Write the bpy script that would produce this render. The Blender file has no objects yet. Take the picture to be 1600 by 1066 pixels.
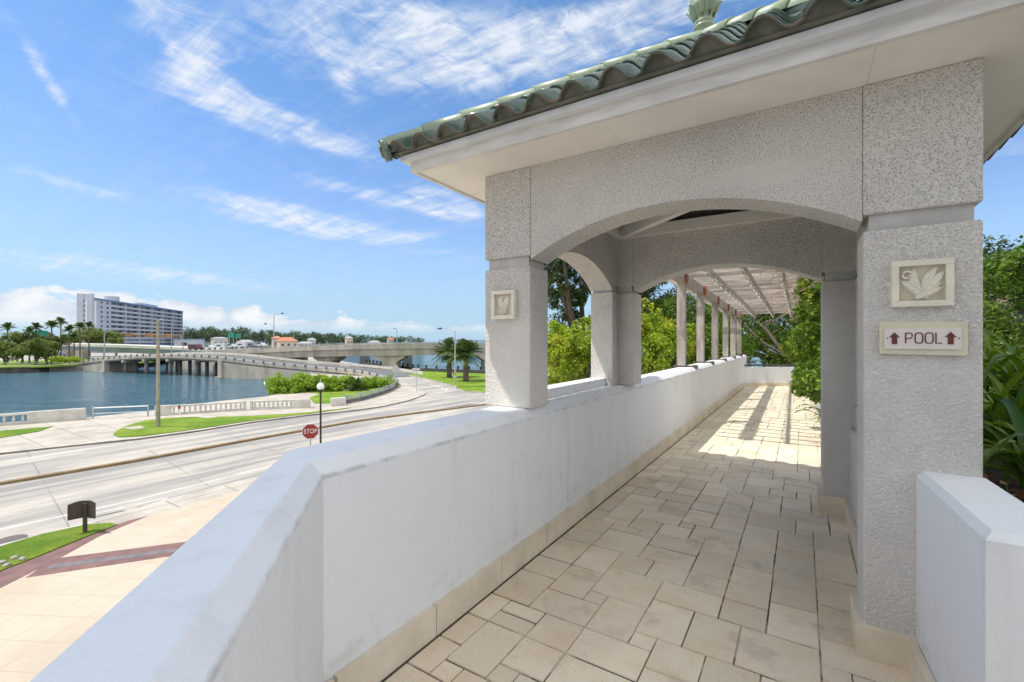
import bpy, bmesh, math, random
import numpy as np
from mathutils import Vector, Matrix
SC = bpy.context.scene
COL = SC.collection
PI = math.pi
random.seed(7); RNG = np.random.default_rng(11)

# ------------------------------------------------------------------ camera
F = 705.0; EYE = 1.57; YAW = math.radians(32.67)
SY, CY = math.sin(YAW), math.cos(YAW)
cam = bpy.data.cameras.new('camera'); camo = bpy.data.objects.new('camera', cam); COL.objects.link(camo)
cam.sensor_width = 36; cam.lens = 36 * F / 1600; cam.clip_start = .02; cam.clip_end = 20000
camo.location = (0, 0, EYE); camo.rotation_euler = (PI/2, 0, YAW)
SC.camera = camo
# ------------------------------------------------------------------ sky
SUN = Vector((-.42, -.31, 1)).normalized()
elev = math.asin(SUN.z); azi = math.atan2(SUN.x, SUN.y)
w = bpy.data.worlds.new('World'); SC.world = w; w.use_nodes = True
NT = w.node_tree; N = NT.nodes; L = NT.links
for n in list(N): N.remove(n)
class G:
    """tiny node-graph helper"""
    def __init__(s, nt): s.nt = nt; s.N = nt.nodes; s.L = nt.links
    def put(s, sock, v):
        if v is None: return
        if hasattr(v, 'is_output'): s.L.new(v, sock)
        else: sock.default_value = v
    def m(s, op, a, b=None, c=None, clamp=False):
        n = s.N.new('ShaderNodeMath'); n.operation = op; n.use_clamp = clamp
        s.put(n.inputs[0], a); s.put(n.inputs[1], b); s.put(n.inputs[2], c); return n.outputs[0]
    def vm(s, op, a, b=None):
        n = s.N.new('ShaderNodeVectorMath'); n.operation = op
        s.put(n.inputs[0], a); s.put(n.inputs[1], b); return n.outputs[0]
    def comb(s, x, y, z=0.0):
        n = s.N.new('ShaderNodeCombineXYZ'); s.put(n.inputs[0], x); s.put(n.inputs[1], y); s.put(n.inputs[2], z); return n.outputs[0]
    def sep(s, v):
        n = s.N.new('ShaderNodeSeparateXYZ'); s.put(n.inputs[0], v); return n.outputs
    def noise(s, v, scale, det=4, rough=.5, dist=0., dim='3D'):
        n = s.N.new('ShaderNodeTexNoise'); n.noise_dimensions = dim; s.put(n.inputs['Vector'], v)
        n.inputs['Scale'].default_value = scale; n.inputs['Detail'].default_value = det
        n.inputs['Roughness'].default_value = rough; n.inputs['Distortion'].default_value = dist; return n.outputs['Fac']
    def vor(s, v, scale, feat='F1', rnd=1.):
        n = s.N.new('ShaderNodeTexVoronoi'); n.feature = feat; s.put(n.inputs['Vector'], v); n.inputs['Scale'].default_value = scale
        n.inputs['Randomness'].default_value = rnd
        return n.outputs['Distance']
    def ss(s, v, a, b, lo=0., hi=1.):
        n = s.N.new('ShaderNodeMapRange'); n.interpolation_type = 'SMOOTHSTEP'; s.put(n.inputs[0], v)
        s.put(n.inputs[1], a); s.put(n.inputs[2], b); n.inputs[3].default_value = lo; n.inputs[4].default_value = hi; return n.outputs[0]
    def mix(s, f, a, b, bt='MIX'):
        n = s.N.new('ShaderNodeMix'); n.data_type = 'RGBA'; n.blend_type = bt
        s.put(n.inputs['Factor'], f); s.put(n.inputs['A'], a); s.put(n.inputs['B'], b); return n.outputs['Result']
    def bump(s, h, strength, dist):
        n = s.N.new('ShaderNodeBump'); n.inputs['Strength'].default_value = strength; n.inputs['Distance'].default_value = dist
        s.put(n.inputs['Height'], h); return n.outputs[0]
    def mapping(s, v, scale=(1,1,1), rot=(0,0,0)):
        n = s.N.new('ShaderNodeMapping'); s.put(n.inputs[0], v); n.inputs['Scale'].default_value = scale; n.inputs['Rotation'].default_value = rot; return n.outputs[0]
g = G(NT)
SKY_STRENGTH = .15
tc = N.new('ShaderNodeTexCoord').outputs['Generated']
sky = N.new('ShaderNodeTexSky'); sky.sky_type = 'NISHITA'; sky.sun_disc = False
sky.sun_elevation = elev; sky.sun_rotation = azi; sky.air_density = 1.0; sky.dust_density = .3; sky.ozone_density = 2.0
dx, dy, dz = g.sep(g.vm('NORMALIZE', tc))
az = g.m('ARCTAN2', dx, dy); el = g.m('ARCSINE', dz)
def azel(px, py):
    u = (px-800)/F; v = (533-py)/F
    x = -SY+u*CY; y = CY+u*SY
    return math.atan2(x, y), math.atan2(v, math.hypot(x, y))
# planar coordinates of the high cloud sheet
den = g.m('ADD', g.m('MAXIMUM', dz, 0.0), .10)
cx_ = g.m('DIVIDE', dx, den); cy_ = g.m('DIVIDE', dy, den)
plane = g.comb(cx_, cy_, 0.)
fib = g.noise(g.mapping(plane, (.55, 2.6, 1), (0, 0, .5)), 1.1, 8, .62, .9)
fib2 = g.noise(g.mapping(plane, (1.5, 1.0, 1), (0, 0, .2)), 1.0, 7, .6, 1.4)
wisp = g.m('ADD', g.m('MULTIPLY', fib, .62), g.m('MULTIPLY', fib2, .38))
fine = g.noise(g.comb(g.m('MULTIPLY', az, 7.), g.m('MULTIPLY', el, 18.), 3.), 1.6, 8, .62, 1.2)
masks = [  # px, py, rx, ry (pixels), tilt deg (picture sense, + = rising right), strength
    (760, 70, 330, 60, 6, .95), (560, 20, 170, 60, -20, .75), (1000, 30, 220, 50, 10, .7),
    (250, 20, 260, 40, -10, .45), (75, 125, 110, 16, -52, .8), (300, 70, 90, 40, -60, .6),
    (440, 195, 190, 30, -8, 1.2), (330, 125, 110, 28, -30, .8), (520, 70, 90, 18, -70, .7), (650, 90, 200, 90, 0, .35),
    (120, 290, 120, 14, -6, .8), (480, 345, 150, 22, -6, 1.6), (640, 368, 60, 10, 0, .6), (700, 320, 70, 26, -12, 1.35),
    (560, 300, 90, 14, -8, .95), (100, 415, 260, 18, -4, .75), (330, 435, 250, 12, -6, .6), (700, 395, 60, 9, 0, .5), (1590, 235, 60, 22, 0, .6),
    (190, 375, 150, 12, -3, .25)]
tot = None
for (px, py, rx, ry, tilt, st) in masks:
    a0, e0 = azel(px, py); a1, e1 = azel(px+2, py); a2, e2 = azel(px, py-2)
    sx = abs(a1-a0)/2; se = abs(e2-e0)/2
    A = g.m('DIVIDE', g.m('SUBTRACT', az, a0), sx); E = g.m('DIVIDE', g.m('SUBTRACT', el, e0), se)
    ct, st_ = math.cos(math.radians(tilt)), math.sin(math.radians(tilt))
    X = g.m('DIVIDE', g.m('ADD', g.m('MULTIPLY', A, ct), g.m('MULTIPLY', E, st_)), rx)
    Y = g.m('DIVIDE', g.m('SUBTRACT', g.m('MULTIPLY', E, ct), g.m('MULTIPLY', A, st_)), ry)
    r2 = g.m('ADD', g.m('MULTIPLY', X, X), g.m('MULTIPLY', Y, Y))
    v = g.m('MULTIPLY', g.m('EXPONENT', g.m('MULTIPLY', r2, -1.)), st)
    tot = v if tot is None else g.m('ADD', tot, v)
fa = g.noise(g.mapping(plane, (.9, 7.5, 1), (0, 0, .62)), 1.2, 9, .68, .7)
fb = g.noise(g.mapping(plane, (6.0, 1.0, 1), (0, 0, -.35)), 1.0, 8, .68, .9)
tex = g.m('ADD', g.m('ADD', g.m('MULTIPLY', fa, .30), g.m('MULTIPLY', fb, .16)), g.m('ADD', g.m('MULTIPLY', wisp, .28), g.m('MULTIPLY', fine, .26)))
base_ = g.ss(tot, .08, 1.05)
cir = g.m('MULTIPLY', base_, g.ss(g.m('ADD', tex, g.m('MULTIPLY', base_, .10)), .47, .74))
veil = g.m('MULTIPLY', g.ss(tex, .46, .64), g.m('ADD', g.m('MULTIPLY', base_, .25), .10))
cir = g.m('MINIMUM', g.m('ADD', g.m('MULTIPLY', cir, .88), veil), .93)
# cumulus bank low over the horizon
pn = g.noise(g.comb(g.m('MULTIPLY', az, 9.), g.m('MULTIPLY', el, 20.), 0.), 1.5, 9, .58, .25)
pb = g.noise(g.comb(g.m('MULTIPLY', az, 3.2), 1.7, 0.), 1.6, 2, .5)
toph = g.m('ADD', g.ss(az, -1.42, -.62, .080, .036), g.m('MULTIPLY', g.m('SUBTRACT', pb, .5), .05))
d0 = g.m('ADD', g.m('SUBTRACT', toph, el), g.m('MULTIPLY', g.m('SUBTRACT', pn, .5), .105))
cum = g.m('MULTIPLY', g.ss(d0, 0., .011), g.ss(el, .012, .045))
shade = g.ss(g.noise(g.comb(g.m('MULTIPLY', az, 9.), g.m('ADD', g.m('MULTIPLY', el, 20.), .22), 0.), 1.5, 6, .58, .25), .36, .62)
hz = g.ss(el, .0, .32, .8, 0.)
def W(r, gg, b, k=1.0):
    k = k * .445 / SKY_STRENGTH; return (r*k, gg*k, b*k, 1)
skyc = g.mix(1.0, sky.outputs[0], g.mix(g.ss(el, 0., .85), (.44, .45, .52, 1), (.32, .49, .58, 1)), 'MULTIPLY')
skyc = g.mix(hz, skyc, W(.37, .61, .83))
skyc = g.mix(cir, skyc, W(.84, .89, .96))
cumc = g.mix(shade, W(.66, .74, .84), W(.93, .95, .98))
skyc = g.mix(g.m('MULTIPLY', cum, .95), skyc, cumc)
# bright cloud added to the unseen sky (overhead, behind, right) to fill the shade
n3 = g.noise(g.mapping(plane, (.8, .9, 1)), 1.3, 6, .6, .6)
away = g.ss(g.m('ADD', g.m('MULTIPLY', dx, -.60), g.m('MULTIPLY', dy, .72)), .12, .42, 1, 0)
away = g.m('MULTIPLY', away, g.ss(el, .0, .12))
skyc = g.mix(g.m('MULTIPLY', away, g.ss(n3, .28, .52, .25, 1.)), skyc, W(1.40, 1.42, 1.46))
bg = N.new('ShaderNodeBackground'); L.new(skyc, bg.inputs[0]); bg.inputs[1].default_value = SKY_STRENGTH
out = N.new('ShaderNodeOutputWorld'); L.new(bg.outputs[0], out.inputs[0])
# ------------------------------------------------------------------ sun
sl = bpy.data.lights.new('sun', 'SUN'); sl.energy = 2.0; sl.angle = math.radians(.53); sl.color = (1, .955, .88)
so = bpy.data.objects.new('sun', sl); COL.objects.link(so); so.rotation_euler = SUN.to_track_quat('Z', 'Y').to_euler()
SC.view_settings.view_transform = 'Standard'; SC.view_settings.look = 'None'
SC.view_settings.exposure = 1.2; SC.view_settings.gamma = 1
SC.render.engine = 'CYCLES'
SC.cycles.max_bounces = 10; SC.cycles.diffuse_bounces = 5; SC.cycles.use_denoising = True
SC.cycles.sample_clamp_indirect = 6

# ------------------------------------------------------------------ helpers
def ray(px, py):
    u = (px-800)/F; v = (533-py)/F
    return -SY+u*CY, CY+u*SY, v
def at(px, py, D):            # a point of the real place, D metres out
    a = ray(px, py); return Vector((a[0]*D, a[1]*D, EYE+a[2]*D))
def on(px, py, z):            # where a sight line meets level z
    a = ray(px, py); t = (z-EYE)/a[2]; return Vector((a[0]*t, a[1]*t, z))
LOC = {}
class MB:
    def __init__(s): s.v = []; s.f = []
    def add(s, vs, fs):
        o = len(s.v); s.v += [tuple(v) for v in vs]; s.f += [tuple(i+o for i in f) for f in fs]; return s
    def hexa(s, p):  # 8 points: bottom 4 ccw, top 4
        return s.add(p, [(3,2,1,0),(4,5,6,7),(0,1,5,4),(1,2,6,5),(2,3,7,6),(3,0,4,7)])
    def box(s, x0, x1, y0, y1, z0, z1):
        return s.hexa([(x0,y0,z0),(x1,y0,z0),(x1,y1,z0),(x0,y1,z0),(x0,y0,z1),(x1,y0,z1),(x1,y1,z1),(x0,y1,z1)])
    def cbox(s, c, sx, sy, sz, rz=0, rx=0, ry=0):  # centred box, rotated
        M = Matrix.Rotation(rz,3,'Z') @ Matrix.Rotation(ry,3,'Y') @ Matrix.Rotation(rx,3,'X'); c = Vector(c)
        P = [(-1,-1,-1),(1,-1,-1),(1,1,-1),(-1,1,-1),(-1,-1,1),(1,-1,1),(1,1,1),(-1,1,1)]
        return s.hexa([c+M@Vector((a*sx/2,b*sy/2,d*sz/2)) for a,b,d in P])
    def prism(s, pts, z0, z1):
        n = len(pts); area = sum(pts[i][0]*pts[(i+1)%n][1]-pts[(i+1)%n][0]*pts[i][1] for i in range(n))
        if area < 0: pts = pts[::-1]
        vs = [(p[0],p[1],z0) for p in pts]+[(p[0],p[1],z1) for p in pts]
        return s.add(vs, [tuple(range(n-1,-1,-1)), tuple(range(n,2*n))]+[(i,(i+1)%n,n+(i+1)%n,n+i) for i in range(n)])
    def tube(s, path, r, n=8, cap=True):
        path = [Vector(p) for p in path]; o = len(s.v); k = len(path)
        rs = r if isinstance(r, (list, tuple)) else [r]*k
        for i, p in enumerate(path):
            d = (path[min(i+1,k-1)]-path[max(i-1,0)]).normalized()
            a = Vector((0,0,1)) if abs(d.z) < .9 else Vector((1,0,0))
            u = d.cross(a).normalized(); v = u.cross(d)
            for j in range(n):
                t = 2*PI*j/n; q = p+(u*math.cos(t)+v*math.sin(t))*rs[i]; s.v.append(tuple(q))
        for i in range(k-1):
            for j in range(n):
                a = o+i*n+j; b = o+i*n+(j+1)%n; s.f.append((a, b, b+n, a+n))
        if cap: s.f.append(tuple(o+j for j in range(n-1,-1,-1))); s.f.append(tuple(o+(k-1)*n+j for j in range(n)))
        return s
    def lathe(s, prof, c=(0,0,0), n=20, mod=None):
        o = len(s.v); k = len(prof)
        for i,(r,z) in enumerate(prof):
            for j in range(n):
                t = 2*PI*j/n; rr = r*(mod(t,z) if mod else 1); s.v.append((c[0]+rr*math.cos(t), c[1]+rr*math.sin(t), c[2]+z))
        for i in range(k-1):
            for j in range(n):
                a = o+i*n+j; b = o+i*n+(j+1)%n; s.f.append((a,b,b+n,a+n))
        s.f.append(tuple(o+j for j in range(n-1,-1,-1))); s.f.append(tuple(o+(k-1)*n+j for j in range(n)))
        return s
    def strip(s, path, section):
        """sweep a closed (offset, z) section along a plan path of (x,y,z) points; offset is to the left of travel"""
        P = [Vector(p) for p in path]; k = len(P); m = len(section); o = len(s.v)
        for i in range(k):
            d1 = (P[i]-P[i-1]) if i else (P[1]-P[0]); d2 = (P[i+1]-P[i]) if i < k-1 else (P[-1]-P[-2])
            d1.z = d2.z = 0; d1.normalize(); d2.normalize(); t = (d1+d2).normalized(); nrm = Vector((-t.y, t.x, 0)); sc = 1/max(.4, t.dot(d1))
            for (a, z) in section: q = P[i]+nrm*a*sc; s.v.append((q.x, q.y, q.z+z))
        for i in range(k-1):
            for j in range(m):
                a = o+i*m+j; b = o+i*m+(j+1)%m; s.f.append((a, b, b+m, a+m))
        s.f.append(tuple(o+j for j in range(m-1,-1,-1))); s.f.append(tuple(o+(k-1)*m+j for j in range(m)))
        return s
    def build(s, name, mat, parent=None, smooth=False, fix=True):
        me = bpy.data.meshes.new(name); off = LOC.get(parent.name, Vector((0,0,0))) if parent else Vector((0,0,0))
        me.from_pydata([(v[0]-off.x, v[1]-off.y, v[2]-off.z) for v in s.v], [], s.f)
        if fix:
            bm = bmesh.new(); bm.from_mesh(me); bmesh.ops.recalc_face_normals(bm, faces=bm.faces); bm.to_mesh(me); bm.free()
        me.update(); me.materials.append(mat)
        if smooth: me.polygons.foreach_set('use_smooth', [True]*len(me.polygons))
        o = bpy.data.objects.new(name, me); COL.objects.link(o)
        if parent: o.parent = parent; LOC[o.name] = off
        return o
def fastmesh(name, V, faces4, mat, parent=None):
    off = LOC.get(parent.name, Vector((0,0,0))) if parent else Vector((0,0,0))
    me = bpy.data.meshes.new(name); V = np.asarray(V, dtype=np.float64) - np.array(off); n = len(V); m = len(faces4); k = faces4.shape[1]
    me.vertices.add(n); me.vertices.foreach_set('co', V.astype(np.float32).ravel())
    me.loops.add(m*k); me.loops.foreach_set('vertex_index', faces4.astype(np.int32).ravel())
    me.polygons.add(m); me.polygons.foreach_set('loop_start', (np.arange(m)*k).astype(np.int32))
    me.update(calc_edges=True); me.materials.append(mat)
    o = bpy.data.objects.new(name, me); COL.objects.link(o)
    if parent: o.parent = parent; LOC[o.name] = off
    return o
def thing(name, label, cat, loc=(0,0,0), group=None):
    o = bpy.data.objects.new(name, None); COL.objects.link(o); o.location = loc; o.empty_display_size = .2
    o['label'] = label; o['category'] = cat
    if group: o['group'] = group
    LOC[o.name] = Vector(loc); return o
def tag(o, label, cat, group=None, kind=None):
    if label: o['label'] = label
    if cat: o['category'] = cat
    if group: o['group'] = group
    if kind: o['kind'] = kind
    return o
def struct(o): o['kind'] = 'structure'; return o
def copy_tree(o, parent=None):
    c = o.copy(); COL.objects.link(c); c.parent = parent
    for ch in [x for x in COL.objects if x.parent == o]: copy_tree(ch, c)
    return c

# ------------------------------------------------------------------ materials
def mat(name, col=(.5,.5,.5), rough=.7, metal=0., spec=.5):
    m = bpy.data.materials.new(name); m.use_nodes = True; nt = m.node_tree
    b = nt.nodes['Principled BSDF']; b.inputs['Base Color'].default_value = (*col, 1)
    b.inputs['Roughness'].default_value = rough; b.inputs['Metallic'].default_value = metal
    b.inputs['Specular IOR Level'].default_value = spec
    gg = G(nt); gg.b = b; gg.pos = nt.nodes.new('ShaderNodeNewGeometry').outputs['Position']
    return m, gg
def c4(c): return (*c, 1)
def noisy(name, c1, c2, scale, rough=.75, bump=0., bscale=None, bd=.01, lo=.35, hi=.65, stretch=(1,1,1), spec=.4, metal=0.):
    m, q = mat(name, c1, rough, metal, spec)
    v = q.mapping(q.pos, stretch)
    q.put(q.b.inputs['Base Color'], q.mix(q.ss(q.noise(v, scale, 6, .6), lo, hi), c4(c1), c4(c2)))
    if bump: q.put(q.b.inputs['Normal'], q.bump(q.noise(q.pos, bscale or scale*4, 5, .6), bump, bd))
    return m
# painted parapet: white masonry paint with faint streaks and scuffs
def m_paint():
    m, q = mat('white_masonry_paint', (.8,.8,.79), .62, 0, .35)
    z = q.sep(q.pos)[2]
    st = q.noise(q.mapping(q.pos, (5, 5, .5)), 1.3, 6, .6)
    bl = q.noise(q.pos, 1.6, 5, .65)
    f = q.m('MULTIPLY', q.ss(st, .50, .76), .36)
    col = q.mix(f, (.77,.785,.80,1), (.55,.56,.57,1))
    col = q.mix(q.m('MULTIPLY', q.ss(bl, .5, .75), .3), col, (.66,.65,.62,1))
    sp = q.ss(q.vor(q.pos, 9.), .0, .035, 1., 0.)
    col = q.mix(q.m('MULTIPLY', sp, q.ss(q.noise(q.pos, 2.3, 2), .5, .6)), col, (.30,.28,.25,1))
    cr = q.nt.nodes.new('ShaderNodeTexVoronoi'); cr.feature = 'DISTANCE_TO_EDGE'; cr.inputs['Scale'].default_value = 1.15
    wv = q.noise(q.pos, 5, 4, .6); q.put(cr.inputs['Vector'], q.vm('ADD', q.pos, q.comb(q.m('MULTIPLY', wv, .5), q.m('MULTIPLY', wv, .4), q.m('MULTIPLY', wv, .6))))
    ck = q.m('MULTIPLY', q.ss(cr.outputs['Distance'], .0008, .0028, 1, 0), q.ss(q.noise(q.pos, .9, 2), .53, .60))
    col = q.mix(q.m('MULTIPLY', ck, .6), col, (.34,.33,.32,1))
    ln = q.m('MULTIPLY', q.ss(q.m('ABSOLUTE', q.m('SUBTRACT', z, 1.008)), .002, .016, 1, 0), q.ss(q.noise(q.pos, 7, 5, .7), .42, .6))
    col = q.mix(q.m('MULTIPLY', ln, .5), col, (.33,.33,.34,1))
    lo_ = q.m('MULTIPLY', q.ss(z, .16, .42, 1, 0), q.ss(q.noise(q.pos, 6, 6, .7), .48, .68))
    col = q.mix(q.m('MULTIPLY', lo_, .35), col, (.42,.40,.36,1))
    q.put(q.b.inputs['Base Color'], col)
    h = q.m('ADD', q.m('MULTIPLY', q.noise(q.pos, 14, 5, .6), .8), q.m('MULTIPLY', q.noise(q.pos, 160, 3, .6), .14))
    q.put(q.b.inputs['Normal'], q.bump(h, .55, .012)); return m
PAINT = m_paint()
def m_stucco():
    m, q = mat('rough_stucco', (.6,.58,.55), .9, 0, .25)
    warp = q.noise(q.pos, 38, 2, .5)
    n1 = q.noise(q.pos, 125, 4, .62, .0)
    v1 = q.vor(q.vm('ADD', q.pos, q.comb(q.m('MULTIPLY', warp, .02), q.m('MULTIPLY', warp, -.015), q.m('MULTIPLY', warp, .012))), 62, 'SMOOTH_F1')
    h = q.m('ADD', q.m('MULTIPLY', q.ss(n1, .34, .62), .5), q.m('MULTIPLY', v1, -1.1))
    z = q.sep(q.pos)[2]
    big = q.noise(q.pos, 1.3, 4, .6)
    pit_tone = q.m('ADD', q.ss(z, 1.3, 2.5, .12, .85), q.m('MULTIPLY', q.m('SUBTRACT', big, .5), 1.3), None, True)  # dark pits grow stronger towards the top, in uneven patches
    pits = q.ss(n1, .475, .385)
    pd = q.nt.nodes.new('ShaderNodeVectorMath'); pd.operation = 'LENGTH'
    q.put(pd.inputs[0], q.vm('MULTIPLY', q.vm('SUBTRACT', q.pos, (-.22, 2.85, 2.50)), (.55, 1., 2.2)))
    patch = q.ss(q.m('ADD', pd.outputs['Value'], q.m('MULTIPLY', q.noise(q.pos, 14, 3), .14)), .16, .30, .8, 0)
    pits = q.m('MULTIPLY', pits, q.m('SUBTRACT', 1., patch))
    base = q.mix(q.ss(big, .35, .65), (.84,.805,.75,1), (.75,.72,.68,1))
    col = q.mix(q.m('MULTIPLY', pits, q.m('MULTIPLY', pit_tone, .85)), base, (.19,.185,.175,1))
    q.put(q.b.inputs['Base Color'], col); q.put(q.b.inputs['Normal'], q.bump(h, .75, .015)); return m
STUCCO = m_stucco()
SMOOTHC = noisy('smooth_render', (.55,.53,.50), (.44,.43,.41), 5, .85, .4, 60, .004)
def m_soffit():
    m, q = mat('cream_soffit', (.82,.77,.68), .75, 0, .3)
    a = q.mix(q.ss(q.noise(q.pos, 1.5, 6, .65), .35, .7), (.84,.81,.755,1), (.74,.71,.66,1))
    x, y, z = q.sep(q.pos)
    j = q.ss(q.m('ABSOLUTE', q.m('SUBTRACT', q.m('FRACT', q.m('DIVIDE', q.m('ADD', x, .35), 1.25)), .5)), .0012, .003, .35, 0)
    a = q.mix(j, a, (.4,.37,.33,1))
    a = q.mix(q.m('MULTIPLY', q.ss(q.vor(q.pos, 11), .02, .05, 1, 0), q.ss(q.noise(q.pos, 2.5, 2), .48, .56)), a, (.4,.37,.33,1))
    q.put(q.b.inputs['Base Color'], a); q.put(q.b.inputs['Normal'], q.bump(q.noise(q.pos, 40, 4, .6), .25, .004)); return m
SOFFIT = m_soffit()
FASCIA = noisy('fascia_board', (.72,.71,.68), (.58,.575,.56), 3.5, .6, .2, 30, .003, stretch=(1,1,6))
DRIP = noisy('drip_edge_metal', (.70,.72,.74), (.62,.64,.66), 3, .45)
def m_tilefloor():
    m, q = mat('shellstone_paver', (.6,.5,.4), .75, 0, .3)
    r = q.nt.nodes.new('ShaderNodeNewGeometry').outputs['Random Per Island']
    n = q.noise(q.pos, 4, 5, .6); n2 = q.noise(q.pos, 1.1, 3, .5)
    a = q.mix(r, (.84,.73,.57,1), (.68,.59,.455,1))
    a = q.mix(q.m('MULTIPLY', q.ss(n, .45, .7), .5), a, (.70,.54,.34,1))
    a = q.mix(q.m('MULTIPLY', q.ss(n2, .5, .7), .35), a, (.52,.45,.37,1))
    sm = q.noise(q.pos, 2.6, 7, .7)
    a = q.mix(q.m('MULTIPLY', q.ss(sm, .52, .70), .45), a, (.34,.28,.21,1))
    pit = q.m('MULTIPLY', q.ss(q.vor(q.pos, 62), .10, .22, 1, 0), q.ss(q.noise(q.pos, 9, 3), .40, .52))
    a = q.mix(q.m('MULTIPLY', pit, .55), a, (.22,.18,.14,1))
    q.put(q.b.inputs['Base Color'], a)
    h = q.m('SUBTRACT', q.m('MULTIPLY', q.noise(q.pos, 90, 3), .4), pit)
    q.put(q.b.inputs['Normal'], q.bump(h, .4, .004)); return m
PAVER = m_tilefloor()
SKIRTM = noisy('shellstone_skirting', (.74,.66,.53), (.62,.54,.42), 3, .8, .3, 90, .003)
GROUT = noisy('dark_joint', (.10,.08,.06), (.50,.43,.34), 2.6, .95, lo=.46, hi=.56)
def m_roof():
    m, q = mat('green_glazed_tile', (.05,.1,.08), .22, 0, .7)
    r = q.nt.nodes.new('ShaderNodeNewGeometry').outputs['Random Per Island']
    n = q.noise(q.pos, 9, 5, .6)
    a = q.mix(r, (.05,.10,.078,1), (.10,.155,.12,1))
    a = q.mix(q.ss(n, .5, .72), a, (.20,.25,.19,1))
    q.put(q.b.inputs['Base Color'], a); q.put(q.b.inputs['Roughness'], q.ss(n, .3, .7, .14, .4))
    q.put(q.b.inputs['Normal'], q.bump(q.noise(q.pos, 30, 3), .2, .004)); return m
ROOFT = m_roof()
ROOFEND = noisy('unglazed_tile_edge', (.18,.11,.08), (.08,.13,.10), 7, .6)
RIDGET = noisy('pale_green_glaze', (.26,.34,.24), (.34,.40,.28), 6, .3, .2, 30, .003)
MORTAR = noisy('grey_mortar', (.11,.12,.10), (.19,.19,.165), 8, .95)
WOOD = noisy('weathered_grey_timber', (.43,.385,.355), (.28,.245,.225), 9, .85, .5, 60, .004, stretch=(1,1,.2))
WOODS = noisy('weathered_slat_timber', (.44,.39,.35), (.27,.235,.21), 9, .85, .4, 50, .004, stretch=(.2,1,1))
RUST = noisy('rusted_steel', (.42,.13,.05), (.20,.07,.04), 18, .8)
def vary(m, amt):
    nt = m.node_tree; b = nt.nodes['Principled BSDF']; lk = b.inputs['Base Color'].links[0]; src = lk.from_socket; q = G(nt)
    r = nt.nodes.new('ShaderNodeObjectInfo').outputs['Random']
    v = q.m('ADD', q.m('MULTIPLY', r, amt), 1-amt*.55); nt.links.new(q.mix(1., src, q.comb(v, v, q.m('MULTIPLY', v, .98)), 'MULTIPLY'), b.inputs['Base Color'])
vary(WOODS, .7); vary(WOOD, .25)
BROWNST = noisy('brown_steel_foot', (.15,.10,.08), (.09,.07,.06), 18, .7)
CREAM = noisy('cream_cast_stone', (.78,.74,.63), (.70,.66,.55), 12, .7, .15, 60, .002)
CREAMD = noisy('weathered_cast_stone', (.62,.56,.43), (.50,.45,.35), 16, .8)
BACKB = noisy('cream_sign_backing', (.66,.62,.47), (.60,.57,.43), 9, .6)
PLATE = mat('white_sign_plate', (.72,.66,.62), .35)[0]
DKRED = mat('brown_sign_lettering', (.13,.035,.025), .5)[0]
BLACK = mat('black_metal', (.02,.02,.02), .5)[0]
DKBROWN = noisy('dark_brown_paint', (.07,.055,.045), (.05,.04,.035), 9, .5)
GALV = noisy('galvanised_steel', (.42,.44,.45), (.34,.36,.37), 6, .5, metal=.3)
CONCP = noisy('pale_precast_concrete', (.60,.58,.53), (.48,.46,.42), 1.2, .85, .2, 20, .01)
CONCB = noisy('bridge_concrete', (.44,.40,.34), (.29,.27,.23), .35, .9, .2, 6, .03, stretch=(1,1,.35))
CONCD = noisy('shade_toned_concrete', (.15,.155,.16), (.10,.105,.11), .4, .9)  # bridge concrete darkened; shade below the deck is put into its colour
CONCG = noisy('blue_grey_girder', (.20,.23,.27), (.15,.18,.21), .15, .9)
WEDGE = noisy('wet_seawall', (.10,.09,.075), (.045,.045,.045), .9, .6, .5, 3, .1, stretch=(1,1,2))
WHITEP = mat('white_paint', (.8,.8,.8), .5)[0]
LINEW = noisy('worn_white_line', (.62,.61,.58), (.46,.44,.40), 1.2, .7)
TANK = noisy('brown_kerb', (.28,.20,.11), (.20,.145,.08), 1.5, .85)
KERB = noisy('concrete_kerb', (.50,.47,.42), (.34,.32,.29), 1.0, .9)
BANDP = noisy('maroon_paver', (.21,.115,.105), (.15,.085,.08), 2.5, .8, .3, 20, .004)
SLATE = noisy('slate_inlay', (.13,.12,.13), (.19,.16,.16), 3, .7)
GREENS = mat('green_highway_sign', (.02,.25,.18), .4)[0]
STOPR = noisy('stop_sign_red', (.30,.035,.03), (.24,.03,.028), 4, .4)
ROCK = noisy('pale_rock', (.40,.37,.33), (.22,.20,.18), 3, .9, .6, 12, .03)
SOIL = noisy('dark_mulch', (.045,.03,.022), (.10,.065,.045), 16, .95, .9, 50, .03)
BARK = noisy('grey_brown_bark', (.12,.10,.075), (.065,.052,.04), 7, .9, .7, 20, .03, stretch=(1,1,.3))
PTRUNK = noisy('palm_trunk', (.17,.13,.10), (.09,.07,.055), 4, .95, .8, 8, .06, stretch=(1,1,4))
GLASSD = mat('dark_window', (.035,.05,.07), .12)[0]
GLOBE = mat('white_globe', (.85,.85,.84), .2)[0]
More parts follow.
